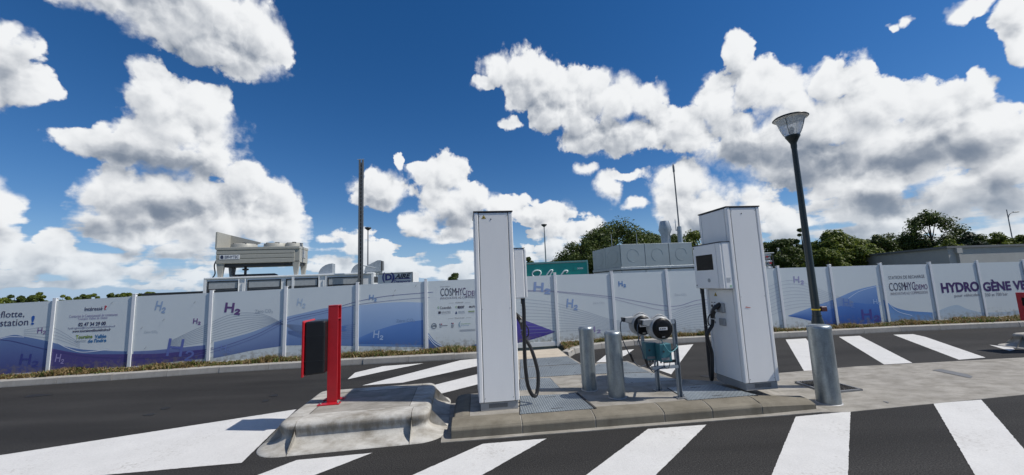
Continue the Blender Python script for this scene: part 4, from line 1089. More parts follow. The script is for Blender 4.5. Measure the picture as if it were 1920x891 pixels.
# ------------------------------------------------------------------ bollards
def bollard(label, loc, r, h, group=None):
    t = thing('bollard', label, 'bollard', loc, random.uniform(0, 6), group)
    MB().lathe([(r, -.01), (r, h - .05)], 40, caps=False).build('tube', GALV, t)
    MB().lathe([(r + .003, h - .05), (r + .003, h - .028), (r - .008, h - .01), (r * .7, h - .001), (0.001, h)], 40).build('cap', GALV, t)
    MB().lathe([(r + .012, -.002), (r + .012, .004), (r, .008)], 40).build('base_joint', GREYP, t)
    return t
bollard('galvanised steel bollard standing behind the other one on the island', (0.985, 5.357 + .10, .146), .100, .86)
bollard('galvanised steel bollard between the front steel cover and the cable reel stand', (1.266, 4.985 + .10, .146), .107, .83)
bollard('wide galvanised bollard in front of the lamp post', (3.885, 4.849 + .13, .004), .128, .96)

CONTW_ = mat('lamp_reflector', (.75, .75, .72), .4)
# ------------------------------------------------------------------ lamp post
lp = G(1549, 723, .02)
lamp = thing('lamp_post', 'dark green lamp post with glass bell lantern behind the wide bollard', 'street lamp', (lp.x, lp.y, .01))
lx, ly = lp.x, lp.y
zp = zat(276.5, lx, ly); zg = zat(259, lx, ly); zc = zat(222, lx, ly)
print('LAMP', zp, zg, zc)
MB().lathe([(.075, 0), (.075, .9), (.06, .96), (.052, 1.0), (.036, zp)], 20).build('pole', LAMPG, lamp)
MB().lathe([(.0605, .985), (.0605, 1.0)], 20).build('base_collar', LAMPG, lamp)
z1 = zat(583, lx, ly)
MB().lathe([(.0545, z1), (.0545, z1 + .02)], 20).build('yellow_band', YELLOW, lamp)
MB().box(.05, .13, -.05, .03, z1 - .02, z1 + .05).build('socket_box', mat('socket_red', (.10, .03, .03), .5), lamp, .006)
MB().lathe([(.036, zp - .04), (.042, zp), (.042, zp + .05), (.075, zg - .03), (.098, zg + 0.008), (.098, zg + 0.025)], 28).build('lantern_holder', LAMPG, lamp)
MB().lathe([(.092, zg + 0.025), (.125, zg + 0.084), (.155, zg + 0.168), (.172, zg + 0.235), (.19, zg + 0.277)], 32, caps=False).build('lantern_glass', GLASS, lamp)
MB().lathe([(.19, zg + 0.290), (.228, zg + 0.296), (.236, zg + 0.304), (.215, zg + 0.323), (.12, zg + 0.353), (.02, zg + 0.361)], 36).build('lantern_cap', LAMPG, lamp)
MB().lathe([(.225, zg + 0.294), (.19, zg + 0.281), (.17, zg + 0.270), (.05, zg + 0.274)], 28).build('reflector', CONTW_, lamp)
for k in range(4):
    a = k * PI / 2 + .6
    MB().tube([(r * math.cos(a), r * math.sin(a), zg + h * .84) for r, h in ((.095, .03), (.128, .10), (.158, .20), (.175, .28), (.19, .325))], .0035, 5).build('lantern_rib', LAMPG, lamp)
MB().lathe([(.018, zg + 0.025), (.03, zg + 0.084), (.03, zg + 0.143), (.012, zg + 0.168)], 12).build('bulb', PLASTG, lamp)

# ------------------------------------------------------------------ cable reel stand
sb = G(1277, 747, .146)
st = thing('reel_stand', 'steel stand with two cable reels and teal boxes on the island', 'reel stand', (sb.x, sb.y + .02, .146), math.radians(7))
def channel(x, y, h, name='upright', w=.045, d=.045):
    u = MB().box(x - w / 2, x + w / 2, y + d / 2 - .004, y + d / 2, 0, h).box(x - w / 2, x - w / 2 + .004, y - d / 2, y + d / 2 - .004, 0, h).box(x + w / 2 - .004, x + w / 2, y - d / 2, y + d / 2 - .004, 0, h).build(name, GALVD, st)
    MB().box(x - .06, x + .06, y - .055, y + .055, 0, .01).build('foot_plate', STEEL, u)
    MB().add([(x + w / 2, y - .003, .01), (x + .058, y - .003, .01), (x + w / 2, y - .003, .10), (x + w / 2, y + .003, .01), (x + .058, y + .003, .01), (x + w / 2, y + .003, .10)], [(0, 1, 2), (5, 4, 3), (0, 2, 5, 3), (1, 4, 5, 2), (0, 3, 4, 1)]).build('gusset', STEEL, u)
    return u
UH = zat(599, sb.x, sb.y + .02) - .146
channel(0, 0, UH); channel(-.10, .36, .62)
hz = zat(690, sb.x, sb.y) - .146
MB().box(-.34, .0, -.024, -.0245 + .04, hz, hz + .035).build('lower_arm', GALVD, st)
MB().tube([(-.30, -.01, hz + .01), (-.10, .36, hz + .01)], .014, 6).build('lower_arm', GALVD, st)
MB().box(-.12, .0, -.026, .028, UH - .05, UH - .012).build('upper_arm', GALVD, st)
MB().box(-.16, -.02, .0, .03, UH - .40, UH - .37).build('box_rail', DARK, st); MB().box(-.16, -.02, .0, .03, UH - .53, UH - .50).build('box_rail', DARK, st)
def reel(cx, cy, cz, r, label):
    d = MB().lathe([(r * .86, .075), (r, .055), (r, -.055), (r * .95, -.07), (r * .88, -.075)], 36, (cx, cy, cz), 'y').build('cable_reel', PLASTG, st)
    MB().lathe([(r * .875, -.0755), (r * .86, -.092), (r * .5, -.098), (.001, -.099)][::-1], 36, (cx, cy, cz), 'y').build('reel_cover', BLACKP, d)
    MB().lathe([(r * .875, -.0755), (r * .86, -.092), (r * .5, -.098), (.001, -.099)], 36, (cx, cy, cz), 'y', caps=False).build('reel_cover', BLACKP, d)
    MB().box(cx - .055, cx + .055, cy - .1035, cy - .1005, cz - .018, cz + .018).build('reel_label', mat('label_white', (.6, .6, .6), .5), d)
    for k in range(3): MB().box(cx - .045 + k * .028, cx - .025 + k * .028, cy - .105, cy - .1037, cz - .006, cz + .006).build('label_print', SEAM, d)
    MB().box(cx - .02, cx + .02, cy - .098, cy - .094, cz - .105, cz - .098).build('reel_badge', PLASTG, d)
    # cable guide arm to the left
    MB().prism_y([(cx - r * .6, cz + r * .80), (cx - r * 1.55, cz + r * .75), (cx - r * 1.62, cz + r * .35), (cx - r * .85, cz + r * .1)], cy - .05, cy + .05).build('cable_guide', PLASTG, d, .008, 2)
    MB().box(cx - r * 1.75, cx - r * 1.58, cy - .04, cy + .04, cz + r * .36, cz + r * .74).build('cable_mouth', BLACKP, d)
    MB().tube(spline([(cx - .10, cy - .02, cz + r * .80), (cx, cy - .02, cz + r * 1.12), (cx + .1, cy - .02, cz + r * .82)], 5), .010, 6).build('reel_handle', PLASTG, d)
    return (cx - r * 1.75, cy, cz + r * .5)
rr = .148
zc2 = zat(615, sb.x - .25, sb.y) - .146
m1 = reel(-.20, .0, zc2, rr, '')
m2 = reel(-.295, .33, zc2 + .012, rr * .96, '')
MB().box(-.20, .0, .075, .10, zc2 - .03, zc2 + .03).build('reel_bracket', GALVD, st)
MB().box(-.26, -.08, .36, .40, .55, .60).build('reel_bracket', GALVD, st); MB().box(-.26, -.22, .40, .43, .55, zc2 + .05).build('reel_bracket', GALVD, st)
zb0 = zat(676, sb.x - .2, sb.y) - .146; zb1 = zat(643, sb.x - .2, sb.y) - .146
for k, (x, y) in enumerate(((-.20, -.03), (-.32, .10))):
    b = MB().box(x - .06, x + .09, y - .06, y + .06, zb0 + .0, zb1).build('control_box', TEAL, st, .008, 2)
    MB().box(x - .05, x + .055, y - .0625, y - .0605, zb0 + .018, zb0 + .05).build('box_label', STEEL, b)
    MB().lathe([(.012, -.065), (.012, -.060)], 10, (x - .015, y, zb1 - .09), 'y').build('indicator', SEAM, b)
    for j in range(3): MB().lathe([(.010, zb0 - .025), (.010, zb0)], 8, (x - .03 + j * .04, y, 0)).build('cable_gland', BLACKP, b)
    MB().tube(spline([(x + .01, y - .0, zb0 - .02), (x + .0, y - .02, zb0 - .07), (x + .05, y - .02, zb0 - .085), (x + .09, y, zb0 - .02)], 5), .005, 5).build('cable', BLACK, st)
CAB = mat('cable_blue_grey', (.05, .07, .10), .5)
def drop(m, dx, name='cable'):
    x, y, z = m
    pts = [(x, y, z), (x - .03, y, z - .06), (x - .02, y - .01, z - .25), (x + .06 + dx * .3, y - .02, z - .48), (x + .14 + dx * .5, y - .03, hz - .02), (x + .22 + dx, y - .03, hz - .01), (x + .34 + dx, y - .02, hz + .03)]
    MB().tube(spline(pts, 6), .0065, 6).build(name, CAB, st)
    MB().tube([(x + .05 + dx * .3, y - .02, z - .44), (x + .085 + dx * .36, y - .021, z - .54)], .016, 8).build('earth_clamp', BLACKP, st)
drop(m1, -.06); drop(m2, .05)
MB().tube(spline([(-.20, -.03, zc2 - rr), (-.20, -.10, zb1 - .02), (-.14, -.11, zb1 - .10), (-.02, -.06, zb1 - .06), (-.01, -.03, zb1 - .03)], 6), .006, 6).build('cable', mat('cable_teal', (.08, .25, .28), .5), st)
MB().tube(spline([(-.33, .28, zc2 - rr * .8), (-.38, .26, zb1 - .02), (-.37, .2, zb1 - .07), (-.33, .12, zb1 - .04)], 6), .006, 6).build('cable', CAB, st)

# ------------------------------------------------------------------ behind the fence
class Face:
    """vertical plane through P0 along angle ang; photo pixels -> local (x, z)"""
    def __init__(s, P0, ang):
        s.o = Vector((P0.x, P0.y, 0)); s.a = ang; s.e = Vector((math.cos(ang), math.sin(ang), 0)); s.n = Vector((-s.e.y, s.e.x, 0))
    def at(s, px, py, y=0.0):
        c = Vector((0, 0, CAM_H)); d = ray(px, py); t = (s.o + s.n * y - c).dot(s.n) / d.dot(s.n); P = c + d * t
        return (P - s.o).dot(s.e), P.z
def face_text(F, parent, txt, box, m, y=-.01, bold=0.0, shear=0.0, yoff=0.0):
    x0, y0, x1, y1 = box; xm = (x0 + x1) / 2
    a = F.at(x0, (y0 + y1) / 2, yoff)[0]; b = F.at(x1, (y0 + y1) / 2, yoff)[0]; z1 = F.at(xm, y0, yoff)[1]; z0 = F.at(xm, y1, yoff)[1]
    me = fit_text(text_mesh(txt, bold, shear), a, b, z0, z1, y)
    me.materials.clear(); me.materials.append(m)
    o = bpy.data.objects.new('lettering', me); col.objects.link(o); o.parent = parent; return o

# -- white equipment container
A = D(383, 520, 26.3); B = D(700, 513, 28.6)
ang = math.atan2(B.y - A.y, B.x - A.x); F = Face(A, ang); CL = (Vector((B.x, B.y, 0)) - F.o).length
ct = thing('equipment_container', 'long white container with dark louvred doors behind the hoarding', 'container', F.o, ang)
TOP = F.at(540, 516)[1]
print('CONTAINER', CL, TOP)
MB().box(0, CL, .06, 2.44, 0, TOP - .12).build('body', CONTW, ct)
MB().box(-.02, CL + .02, -.03, 2.47, TOP - .12, TOP).build('roof', CONTW, ct, .02)
for x in (0, CL * .5, CL - .12): MB().box(x - .02, x + .14, -.02, .06, 0, TOP - .12).build('corner_post', CONTW, ct)
GLV = mat('louvre_grey', (.34, .36, .37), .5); LDK = mat('louvre_dark', (.02, .022, .025), .5)
zt = TOP - .26
for (p0, p1) in ((389, 448), (464, 527), (536, 597), (614, 674)):
    x0 = F.at(p0, 530)[0]; x1 = F.at(p1, 530)[0]
    d = MB().box(x0, x1, .01, .06, .2, zt).build('louvred_door', GLV, ct)
    for (a, b, c, e) in ((x0, x0 + .08, .2, zt), (x1 - .08, x1, .2, zt), (x0 + .08, x1 - .08, zt - .07, zt)):
        MB().box(a, b, -.012, .009, c, e).build('door_frame', LDK, d)
    for k in range(12):
        z = zt - .62 - k * .12
        MB().add([(x0 + .09, -.02, z), (x1 - .09, -.02, z), (x1 - .09, .009, z + .07), (x0 + .09, .009, z + .07), (x0 + .09, -.02, z + .02), (x1 - .09, -.02, z + .02), (x1 - .09, .009, z + .09), (x0 + .09, .009, z + .09)], [(0, 1, 5, 4), (4, 5, 6, 7), (3, 2, 1, 0), (1, 2, 6, 5), (0, 4, 7, 3)]).build('louvre_slat', LDK, d)
for p in (448, 460, 598, 611):
    x = F.at(p, 530)[0]; MB().tube([(x, -.05, .3), (x, -.05, TOP - .16)], .03, 6).build('locking_rod', CONTW, ct)
for k in range(3):
    MB().box(CL + .021, CL + .026, .3 + k * .7, .85 + k * .7, TOP - .75, TOP - .3).build('side_window', LDK, ct)
for px, w in ((610, 26), (667, 18)):
    xa, za = F.at(px - w / 2, 506, .8); xb, zb = F.at(px + w / 2, 494, .8)
    pr = [(xa, TOP), (xb, TOP), (xb, zb)] + [(xb - (xb - xa) * math.sin(k * PI / 12), TOP + (zb - TOP) * math.cos(k * PI / 12)) for k in range(1, 6)]
    v = MB().prism_y(pr, .8, 1.7).build('roof_vent', GALVD, ct)
xa, _ = F.at(683, 500, 1.2); xb, zz = F.at(714, 488, 1.2)
cowl = MB().prism_y([(xa, TOP + .15), (xb, TOP + .1), (xb, zz), (xb - .25, zz), (xa + .1, TOP + .55)], 1.2, 2.2).build('roof_vent', GALVD, ct)
for k in range(5): MB().box(xb - .1 + k * .03 + .1, xb - .088 + k * .03 + .1, 1.25, 2.15, TOP + .2 + 0 * k, zz - .05).build('vent_fin', STEEL, cowl)
MB().box(xa, xb, 1.3, 2.1, TOP, TOP + .15).build('vent_base', GALVD, cowl)

# -- dry cooler on its roof
cx0, _ = F.at(405, 480, .3); cx1, _ = F.at(562, 480, .3)
czb = F.at(480, 493, .3)[1]; czt = F.at(480, 463, .3)[1]
P = F.o + F.e * cx0 + F.n * .3
ck = thing('dry_cooler', 'beige three-fan cooling unit on legs on top of the white container', 'cooling unit', (P.x, P.y, TOP), ang)
cw = cx1 - cx0; b0 = czb - TOP; b1 = czt - TOP; cd = 1.9
MB().box(.02, cw - .02, .02, cd - .02, b0, b1 - .02).build('casing', BEIGE, ck)
for k, (a, b) in enumerate(((b0, b0 + .30), (b0 + .34, b0 + .62), (b0 + .66, b1 - .25))):
    MB().box(.0, cw - .35, -.03, .02, a, b).build('front_panel', BEIGE, ck, .02)
MB().box(-.03, cw, -.05, cd + .03, b1 - .2, b1).build('top_frame', BEIGE, ck, .02)
MB().box(cw - .02, cw + .02, .5, 1.2, b0 + .35, b1 - .25).build('service_hatch', PLASTG, ck)
MB().box(.15, cw - .15, .15, cd - .15, b0 - .22, b0).build('coil', DARK, ck)
for x in (.02, cw - .5):
    for y in (.02, cd - .28):
        s = .5 if x < 1 else .48
        pr = [(x, b0 + .1), (x + s, b0 + .1), (x + s * .72, 0), (x + s * .28, 0)]
        MB().prism_y(pr, y, y + .24).build('leg', BEIGE, ck)
xm = cw * .45
for (px, r) in ((1.35 / 1, .85), (cw - 1.9, .85), (cw - .72, .62)):
    y = cd * .5
    f = MB().lathe([(r, b1), (r * .97, b1 + .26), (r * .94, b1 + .30), (r * .90, b1 + .26)], 28, (px, y, 0), caps=False).build('fan_ring', BEIGE, ck)
    MB().lathe([(r * .93, b1 + .20), (r * .93, b1 + .21)], 28, (px, y, 0)).build('fan_grille', DARK, f)
    for k in range(3):
        a = k * PI / 3
        MB().tube([(px - r * math.cos(a), y - r * math.sin(a), b1 + .30), (px, y, b1 + .36), (px + r * math.cos(a), y + r * math.sin(a), b1 + .30)], .03, 5).build('fan_guard', DARK, f)
    MB().lathe([(.14, b1 + .32), (.14, b1 + .42)], 12, (px, y, 0)).build('fan_motor', DARK, f)
hx1 = F.at(467, 452, .3)[0] - cx0; hz = F.at(408, 435, .3)[1] - TOP; hz2 = F.at(467, 450, .3)[1] - TOP
MB().prism_y([(-.08, b1 - .1), (.02, b1 - .1), (.02, hz), (-.08, hz - .02)], -.02, cd).build('end_shield', BEIGE, ck)
MB().prism_y([(.02, b1), (.85, b1), (hx1, hz2 - .05), (hx1, hz2 + .03), (.02, hz)], cd - .06, cd).build('rear_shield', BEIGE, ck)
MB().box(-.02, hx1, cd, cd + .08, hz2 - .02, hz2 + .04).build('shield_rail', BEIGE, ck)
z = .10
MB().tube([(.9, .5, b0 - .2), (.9, .5, z + .1), (1.0, .5, z), (3.6, .5, z), (3.8, .5, 0)], .10, 8).build('pipe', DARK, ck)
MB().tube([(1.6, .7, b0 - .2), (1.6, .7, z)], .09, 8).build('pipe', DARK, ck)
MB().lathe([(.05, b0 - .5), (.2, b0 - .47), (.2, b0 - .36), (.05, b0 - .33)], 12, (1.6, .7, 0)).build('valve', DARK, ck)
MB().tube(spline([(-.1, .3, b0 + .3), (-.22, .3, b0 - .1), (-.15, .3, .3), (-.3, .3, 0)], 5), .04, 6).build('pipe', DARK, ck)
FC = Face(P, ang)
MB().box(*[FC.at(412, 482)[0], FC.at(450, 482)[0]], -.045, -.035, FC.at(430, 486.5)[1] - TOP, FC.at(430, 478)[1] - TOP).build('nameplate', CONTW, ck)
o = face_text(FC, ck, 'EIFHYTEC', (422, 479.5, 448, 485), ink((50, 56, 80)), -.05, .02); o.location.z = -TOP
o = face_text(FC, ck, 'e', (413.5, 479, 420, 486), ink((50, 56, 80)), -.05, .05); o.location.z = -TOP

# -- lattice mast
mp = F.o + F.e * F.at(676, 510, -.6)[0] + F.n * -.6
mh = zat(300, mp.x, mp.y)
mast = thing('lattice_mast', 'tall thin galvanised ladder mast by the white container', 'mast', (mp.x, mp.y, 0), ang)
MASTM = mat('mast_steel', (.16, .165, .165), .5, .5)
for x in (-.11, .11): MB().box(x - .065, x + .065, -.07, .07, 0, mh).build('upright', MASTM, mast)
MB().box(-.044, .044, .02, .05, 0, mh - .2).build('cable_tray', DARK, mast)
rm = MB().box(-.046, .046, -.02, .02, -.05, .05).mesh('rung'); rm.materials.append(MASTM)
z = 1.5
while z < mh - .1:
    o = bpy.data.objects.new('rung', rm); col.objects.link(o); o.parent = mast; o.location = (0, 0, z); z += .3
MB().tube([(-.3, 0, mh + .02), (.2, .1, mh + .1)], .02, 5).build('mast_vane', GALVD, mast)
MB().tube([(.16, 0, TOP + .5), (.9, .8, TOP + .35)], .04, 5).build('stay', GALVD, mast)

# -- trailers beyond
def trailer(name, label, P0, P1, top, w, m, edge):
    a = math.atan2(P1.y - P0.y, P1.x - P0.x); Fc = Face(P0, a); l = (Vector((P1.x, P1.y, 0)) - Fc.o).length
    t = thing(name, label, 'trailer', Fc.o, a)
    MB().box(.05, l - .05, .03, w, 1.15, top - .04).build('body', m, t)
    MB().box(0, l, -.03, .06, top - .16, top).build('top_rail', edge, t); MB().box(l - .12, l + .01, -.035, .06, 1.1, top - .16).build('corner_post', edge, t)
    MB().box(0, .12, -.035, .06, 1.1, top - .16).build('corner_post', edge, t)
    MB().box(.3, l - .3, .4, w - .4, .85, 1.14).build('chassis', DARK, t)
    for x in (l - 1.2, l - 2.5):
        for y in (.1, w - .4):
            wh = MB().lathe([(.35, 0), (.5, .03), (.5, .27), (.35, .30)], 20, (x, y, .5), 'y').build('wheel', BLACK, t)
    for x in (1.2, 1.4): MB().box(x, x + .1, .5, .6, 0, .85).build('support_leg', DARK, t)
    return t, Fc, l
p0, p1 = D(955, 495, 43.5), D(1102, 489, 43.0)
top = D(1040, 490.5, 43.2).z
t2, F2, l2 = trailer('box_trailer', 'teal green box trailer with white script lettering behind the hoarding', p0, p1, top, 2.5, TEALT, TEALD)
WI = ink((235, 240, 240))
for stroke in ([(1003,520),(998.5,516),(999,511),(1005,507.5),(1012,508),(1014,513),(1009,521),(1003,528),(1012,529),(1020,526)], [(1016,530),(1023,519),(1031,508),(1036,507),(1033,513),(1025,526),(1032,521),(1036,523),(1035,530)],
               [(1040,524),(1042,529),(1049,523)], [(1042,532),(1050,519),(1058,508.5),(1064,508),(1062,512)], [(1060,528),(1067,524),(1070,521),(1065,521),(1061,526),(1066,530)]):
    MB().tube(spline([(F2.at(px, py)[0], -.04, F2.at(px, py)[1]) for px, py in stroke], 5), .085, 6).build('script_lettering', WI, t2)
face_text(F2, t2, 'HEXAGON', (1077, 501.5, 1093, 505), WI, -.05, .02); 
MB().lathe([(.22, -.052), (.22, -.05)], 6, (F2.at(1079, 503.5)[0], 0, F2.at(1079, 503.5)[1]), 'y').build('emblem', TEALT, t2)
MB().box(.2, l2 - .3, -.034, -.03, top - .22, top - .17).build('rail_strip', STEEL, t2)  # thin grey steel strip just below the top rail
p0, p1 = D(690, 510, 50.5), D(774, 509, 50)
top = D(760, 510.5, 50.2).z
t1, F1, l1 = trailer('lorry_trailer', 'white lorry trailer with blue lettering behind the container end', p0, p1, top, 2.5, CONTW, PLASTG)
NB = ink((44, 48, 120))
face_text(F1, t1, 'D', (722.5, 514, 735, 526), NB, -.05, .04); face_text(F1, t1, '(', (717, 511, 722, 530), NB, -.05, .03); face_text(F1, t1, ')', (733, 511, 740, 530), NB, -.05, .03)
face_text(F1, t1, 'AIRE', (740.5, 513.5, 770, 522), ink((40, 44, 60)), -.05, .03, .3); face_text(F1, t1, 'Transports', (739, 525, 770, 531), NB, -.05, .02, .3)
xq0, zq = F1.at(733, 523.5); xq1, _ = F1.at(770, 523.5); MB().box(xq0, xq1, -.055, -.05, zq - .05, zq + .05).build('underline', NB, t1)

# -- galvanised plant housing
Pc = D(1162, 460, 24.6); Pr = D(1297, 456, 25.3)
ga = math.atan2(Pr.y - Pc.y, Pr.x - Pc.x); FG = Face(Pc, ga); gl = (Vector((Pr.x, Pr.y, 0)) - FG.o).length
gt = FG.at(1230, 456.5)[1]; gm = FG.at(1230, 499)[1]; gd = 5.2
gh = thing('plant_housing', 'galvanised box housing with chimney cowl standing on a pale container', 'plant housing', FG.o, ga)
print('HOUSING', gl, gt, gm)
MB().box(.03, gl - .03, .03, gd, gm, gt - .02).build('core', GALVD, gh)
GPAN = mat('galvanised_panel', (.33, .375, .39), .5, .45, vary=.10, scale=.8)
GRIME = mat('grime', (.27, .31, .325), .55, .4)
for k in range(3):
    x0 = gl * k / 3 + .02; x1 = gl * (k + 1) / 3 - .02
    q = MB().box(x0, x1, -.01, .03, gm + .02, gt).build('wall_panel', GPAN, gh, .008)
    c = ((x0 + x1) / 2, -.012, (gm + gt) / 2); r = .42
    tp = [(c[0] + r * math.cos(a) * .95, c[1], c[2] + r * math.sin(a)) for a in [2 * PI * j / 20 for j in range(18 - 3 * (k % 2))]]
    MB().tube(tp, .008, 4).build('ring_mark', GRIME, q)
for k in range(2):
    y0 = gd * k / 2 + .02; y1 = gd * (k + 1) / 2 - .02
    q = MB().box(-.01, .03, y0 + (.03 if k == 0 else 0), y1, gm + .02, gt).build('wall_panel', GPAN, gh, .008)
    c = (-.012, (y0 + y1) / 2, (gm + gt) / 2)
    MB().tube([(c[0], c[1] + .9 * math.cos(a), c[2] + .5 * math.sin(a)) for a in [2 * PI * j / 20 for j in range(17)]], .008, 4).build('ring_mark', GRIME, q)
MB().box(-.06, gl + .06, -.06, gd + .05, gm - .16, gm).build('support_frame', GALVD, gh, .01)
MB().box(-.02, gl + .02, .0, gd, 0, gm - .22).build('lower_container', CONTW, gh)
MB().box(-.05, gl + .05, -.04, gd, gm - .22, gm - .17).build('frame_gap', DARK, gh)
for k in range(4): MB().box(gl * k / 3 - .04, gl * k / 3 + .04, -.035, 0, 0, gm - .22).build('container_post', GALVD, gh)
bx, bz = FG.at(1249, 455, 1.2); q = [FG.at(1249, y, 1.2)[1] for y in (455, 440, 431, 419, 415)]
k = 1.0 / (FPX / 26)
ch = MB().lathe([(8.5 * k, gt - .02), (8.5 * k, q[1]), (12 * k, q[2]), (8 * k, q[4])], 24, (bx, 1.2, 0)).build('chimney', GALVD, gh)
for p, y in ((1146, 440), (1193, 438)):
    xx, zz = FG.at(p, y, 2.2); MB().tube([(xx, 2.2, gt - .02), (xx, 2.2, zz)], .02, 5).build('rod', GALVD, gh)
ax = FG.o + FG.e * FG.at(1276, 455, .8)[0] + FG.n * .8
an = thing('antenna_pole', 'thin tapering antenna pole rising beside the chimney cowl', 'antenna', (ax.x, ax.y, gt + .001), ga)
az_ = zat(308, ax.x, ax.y) - gt; ab = zat(425, ax.x, ax.y) - gt
MB().lathe([(.16, 0), (.15, ab)], 12).build('base_tube', GALVD, an)
MB().lathe([(.05, ab), (.045, az_ - .6), (.07, az_ - .55), (.07, az_ - .15), (.03, az_)], 8).build('pole', STEEL, an)
MB().lathe([(.03, ab - .3), (.025, ab + .5)], 6, (-.25, 0, 0)).build('side_rod', GALVD, an)
MB().box(-.26, -.1, -.02, .02, ab - .28, ab - .22).build('rod_clamp', GALVD, an)

# -- gas cylinder rack
gp = D(1424, 500, 24.0)
rk = thing('gas_rack', 'white and red piping rack showing over the hoarding by the lamp post', 'pipe rack', (gp.x, gp.y, 0), ga)
rt = D(1440, 475, 24).z
for x in (0, 1.0):
    for y in (0, .8): MB().box(x, x + .05, y, y + .05, 0, rt).build('post', DARK, rk)
for k in range(5):
    z = rt - .1 - k * .2
    MB().lathe([(.03, -.1), (.08, 0), (.08, .9), (.03, 1.0)], 10, (.02, .12 + .12 * (k % 2), z), 'x').build('cylinder', CONTW if k % 2 == 0 else GALVD, rk)
for x, z in ((.35, -.30), (.6, -.22), (.2, -.5), (.8, -.62)): MB().lathe([(.06, 0), (.06, .08)], 10, (x, -.04, rt + z), 'y').build('valve', RED, rk)
MB().tube([(.2, -.02, rt - 1.2), (.2, -.02, rt - .2), (.5, -.02, rt - .2), (.5, -.02, rt - .8), (.8, -.02, rt - .8), (.8, -.02, rt - .1)], .018, 5).build('pipe', GALVD, rk)
MB().box(-.05, 1.1, -.05, .9, rt, rt + .05).build('top_frame', CONTW, rk)

# -- grey building
h3 = 3.15
c0, c1, c2 = G(1622, 478.5, h3), G(1776, 463, h3), G(1925, 458.5, h3)
print('BUILDING', c0, c1, c2)
c2 = c1 + (c2 - c1).normalized() * 16
back = c0 + (c2 - c1)
bl = thing('flat_building', 'low grey flat-roofed building behind the hoarding on the station lettering side', 'building', (c1.x, c1.y, 0))
R_ = lambda p: (p.x - c1.x, p.y - c1.y)
MB().prism([R_(p) for p in (c1, c2, back, c0)], 0, h3 - .12).build('wall', GREYW, bl)
cc = (c0 + c1 + c2 + back) / 4
MB().prism([R_(cc + (p - cc) * 1.025) for p in (c1, c2, back, c0)], h3 - .119, h3 + .05).build('roof', GREYD, bl)
e = (c2 - c1).normalized(); nn = Vector((e.y, -e.x, 0))
w0 = c1 + e * .9 + nn * .06
MB().box(-.28, .28, -.14, .10, h3 - .55, h3 - .13).build('hopper', GREYW, bl, loc=(w0.x - c1.x, w0.y - c1.y, 0), rotz=math.atan2(e.y, e.x))
MB().box(-.12, .12, -.12, .06, 0, h3 - .55).build('downpipe', GREYW, bl, loc=(w0.x - c1.x, w0.y - c1.y, 0), rotz=math.atan2(e.y, e.x))

# -- dark shed far left
s0, s1 = D(272, 551, 60), D(400, 546, 60)
sh = thing('dark_shed', 'long dark flat roof showing low over the hoarding beside the container', 'shed', (s0.x, s0.y, 0))
MB().box(0, s1.x - s0.x, 0, 6, 0, s0.z - .25).build('wall', GREYD, sh); MB().box(-.3, s1.x - s0.x + .3, -.3, 6.3, s0.z - .25, s0.z + .05).build('roof', DARK, sh)

# -- far street lights
def street_light(px, py, Y, label, kind):
    p = D(px, py, Y); t = thing('street_light', label, 'street light', (p.x, p.y, 0), 0, 'street lights far behind the hoarding')
    MB().lathe([(.10, 0), (.055, p.z - .1)], 10).build('pole', STEEL, t)
    if kind == 0: MB().lathe([(.08, p.z - .25), (.36, p.z - .02), (.34, p.z + .08), (.1, p.z + .12)], 12).build('lamp_head', DARK, t)
    else:
        MB().tube(spline([(0, 0, p.z - 1.6), (.3, 0, p.z - .9), (1.0, 0, p.z - .55)], 4), .05, 6).build('arm', STEEL, t)
        MB().box(.9, 1.8, -.14, .14, p.z - .62, p.z - .48).build('lamp_head', STEEL, t, .03)
    return t
street_light(690, 428, 42, 'thin street light rising beside the ladder mast', 0)
o = street_light(1020, 422, 46, 'thin street light rising behind the teal trailer', 0)
street_light(1318, 420, 44, 'thin street light just past the chimney and antenna', 0)
street_light(1887, 392, 60, 'street light with curved arm behind the grey building', 1)

